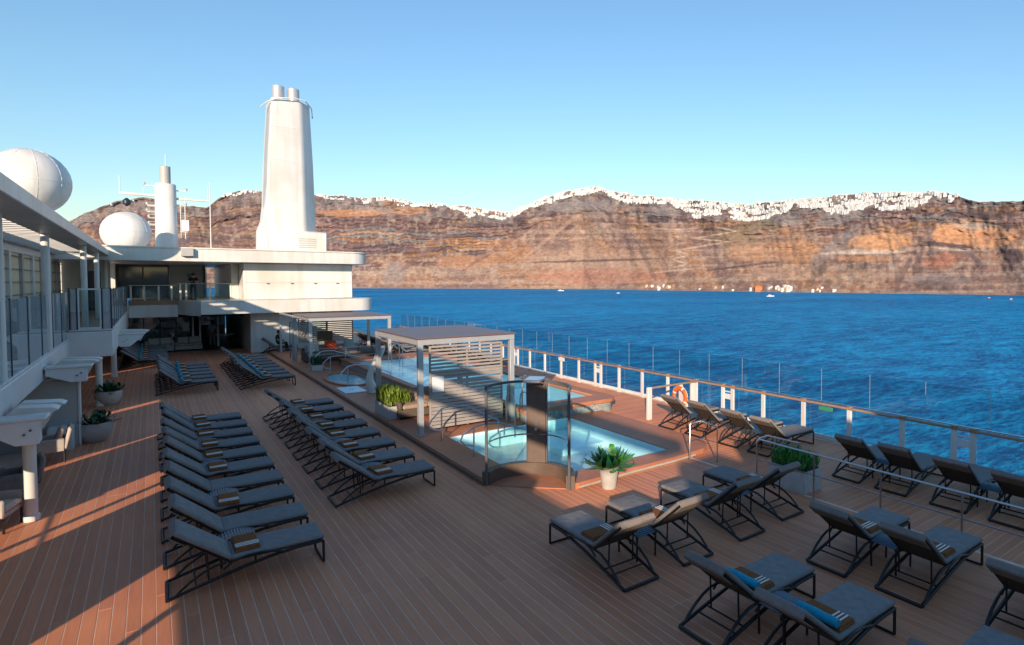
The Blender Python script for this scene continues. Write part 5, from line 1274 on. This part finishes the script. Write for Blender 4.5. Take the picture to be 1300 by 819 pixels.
# ================================================================ people
def person(label, loc, rz, joints, mats_split, hair_at, seat=None):
    t = thing('person', label, 'person', loc, rz)
    names = list(joints); idx = {n: i for i, n in enumerate(names)}
    edges = [('pelvis', 'waist'), ('waist', 'chest'), ('chest', 'neck'), ('neck', 'head'), ('head', 'crown'), ('chest', 'shl'), ('shl', 'ell'), ('ell', 'wrl'), ('wrl', 'hdl'), ('chest', 'shr'), ('shr', 'elr'), ('elr', 'wrr'), ('wrr', 'hdr'),
             ('pelvis', 'hil'), ('hil', 'knl'), ('knl', 'anl'), ('anl', 'tol'), ('pelvis', 'hir'), ('hir', 'knr'), ('knr', 'anr'), ('anr', 'tor')]
    rad = dict(pelvis=.14, waist=.13, chest=.155, neck=.055, head=.095, crown=.085, shl=.07, ell=.045, wrl=.03, hdl=.035, hil=.10, knl=.065, anl=.045, tol=.04)
    me = bpy.data.meshes.new('body'); me.from_pydata([joints[n] for n in names], [(idx[a], idx[b]) for a, b in edges], [])
    o = obj('body', me, t)
    sm = o.modifiers.new('skin', 'SKIN'); sm.use_smooth_shade = True
    if not me.skin_vertices: me.skin_vertices.new(name='')
    for n, i in idx.items():
        k = n[:-1] + 'l' if n[-1] == 'r' and n[:-1] + 'l' in rad else n
        r = rad.get(n, rad.get(k, .06)); me.skin_vertices[0].data[i].radius = (r, r); me.skin_vertices[0].data[i].use_root = (n == 'pelvis')
    ss = o.modifiers.new('sub', 'SUBSURF'); ss.levels = 1; ss.render_levels = 2
    dg = bpy.context.evaluated_depsgraph_get(); ev = o.evaluated_get(dg); nm = bpy.data.meshes.new_from_object(ev); o.modifiers.clear(); o.data = nm
    nm.materials.clear()
    for q in mats_split: nm.materials.append(M[q])
    hz = joints['neck'][2] - .01; pz = joints['pelvis'][2] + .06
    for p in nm.polygons:
        c = p.center; near_h = min((c - Vector(joints[j])).length for j in ('wrl', 'wrr', 'hdl', 'hdr', 'ell', 'elr'))
        dl = min((c - Vector(joints[j])).length for j in ('knl', 'knr', 'anl', 'anr', 'tol', 'tor', 'hil', 'hir')); dt = min((c - Vector(joints[j])).length for j in ('chest', 'waist', 'shl', 'shr'))
        dh = min((c - Vector(joints[j])).length for j in ('head', 'crown'))
        p.material_index = 0 if dh < min(dl, dt) * .8 or near_h < .10 else (2 if dl < dt else 1); p.use_smooth = True
    hc = Vector(joints['head']) * .35 + Vector(joints['crown']) * .65
    prof = [(.108 * math.sin(R(a)), -.108 * math.cos(R(a)) * 1.15) for a in range(60, 181, 15)]; prof[-1] = (.005, prof[-1][1])
    MB().lathe(prof, n=14).xf(Matrix.Translation(hc + Vector((0, .02, .01)))).build('hair', 'hair', t)
    return t
stand = dict(pelvis=(0, 0, .93), waist=(0, 0, 1.08), chest=(0, 0, 1.30), neck=(0, 0, 1.48), head=(0, -.01, 1.60), crown=(0, 0, 1.70), shl=(.19, 0, 1.40), ell=(.25, .03, 1.12), wrl=(.24, -.08, .90), hdl=(.23, -.10, .80), shr=(-.19, 0, 1.40), elr=(-.25, .03, 1.12), wrr=(-.22, -.1, .92), hdr=(-.2, -.13, .83),
             hil=(.10, 0, .88), knl=(.11, -.02, .48), anl=(.11, .02, .08), tol=(.12, -.14, .04), hir=(-.10, 0, .88), knr=(-.11, .03, .48), anr=(-.12, .05, .08), tor=(-.13, -.1, .04))
lean = dict(stand); lean.update(chest=(0, -.12, 1.27), neck=(0, -.20, 1.43), head=(0, -.26, 1.54), crown=(0, -.26, 1.64), shl=(.19, -.16, 1.36), ell=(.26, -.34, 1.15), wrl=(.12, -.48, 1.18), hdl=(.04, -.50, 1.19), shr=(-.19, -.16, 1.36), elr=(-.26, -.34, 1.15), wrr=(-.12, -.48, 1.18), hdr=(-.04, -.50, 1.2))
sitp = dict(pelvis=(0, 0, .52), waist=(0, .05, .66), chest=(0, .08, .88), neck=(0, .04, 1.06), head=(0, -.02, 1.17), crown=(0, -.02, 1.27), shl=(.19, .06, .98), ell=(.27, -.05, .74), wrl=(.18, -.26, .66), hdl=(.14, -.34, .66), shr=(-.19, .06, .98), elr=(-.27, -.05, .74), wrr=(-.18, -.26, .66), hdr=(-.14, -.34, .66),
            hil=(.10, -.02, .52), knl=(.13, -.44, .56), anl=(.13, -.5, .10), tol=(.14, -.64, .05), hir=(-.10, -.02, .52), knr=(-.13, -.44, .56), anr=(-.13, -.5, .10), tor=(-.14, -.64, .05))
person('person in dark clothes leaning on the aft balcony rail', (2.15, 47.1, 3.40), 0, lean, ['skin', 'black', 'black'], 0)
person('person in a pale shirt standing inside the dark lounge', (3.35, 50.6, .01), R(170), stand, ['skin', 'shirt', 'khaki'], 0)
person('person in dark clothes seated on a lounger before the aft wall', (6.35, 42.8, Z1), R(60), sitp, ['skin', 'black', 'black'], 0)
put_lounger(5.4, 43.35, R(-12), 'lounger by the aft wall under the seated person', 'lounger by the aft wall')
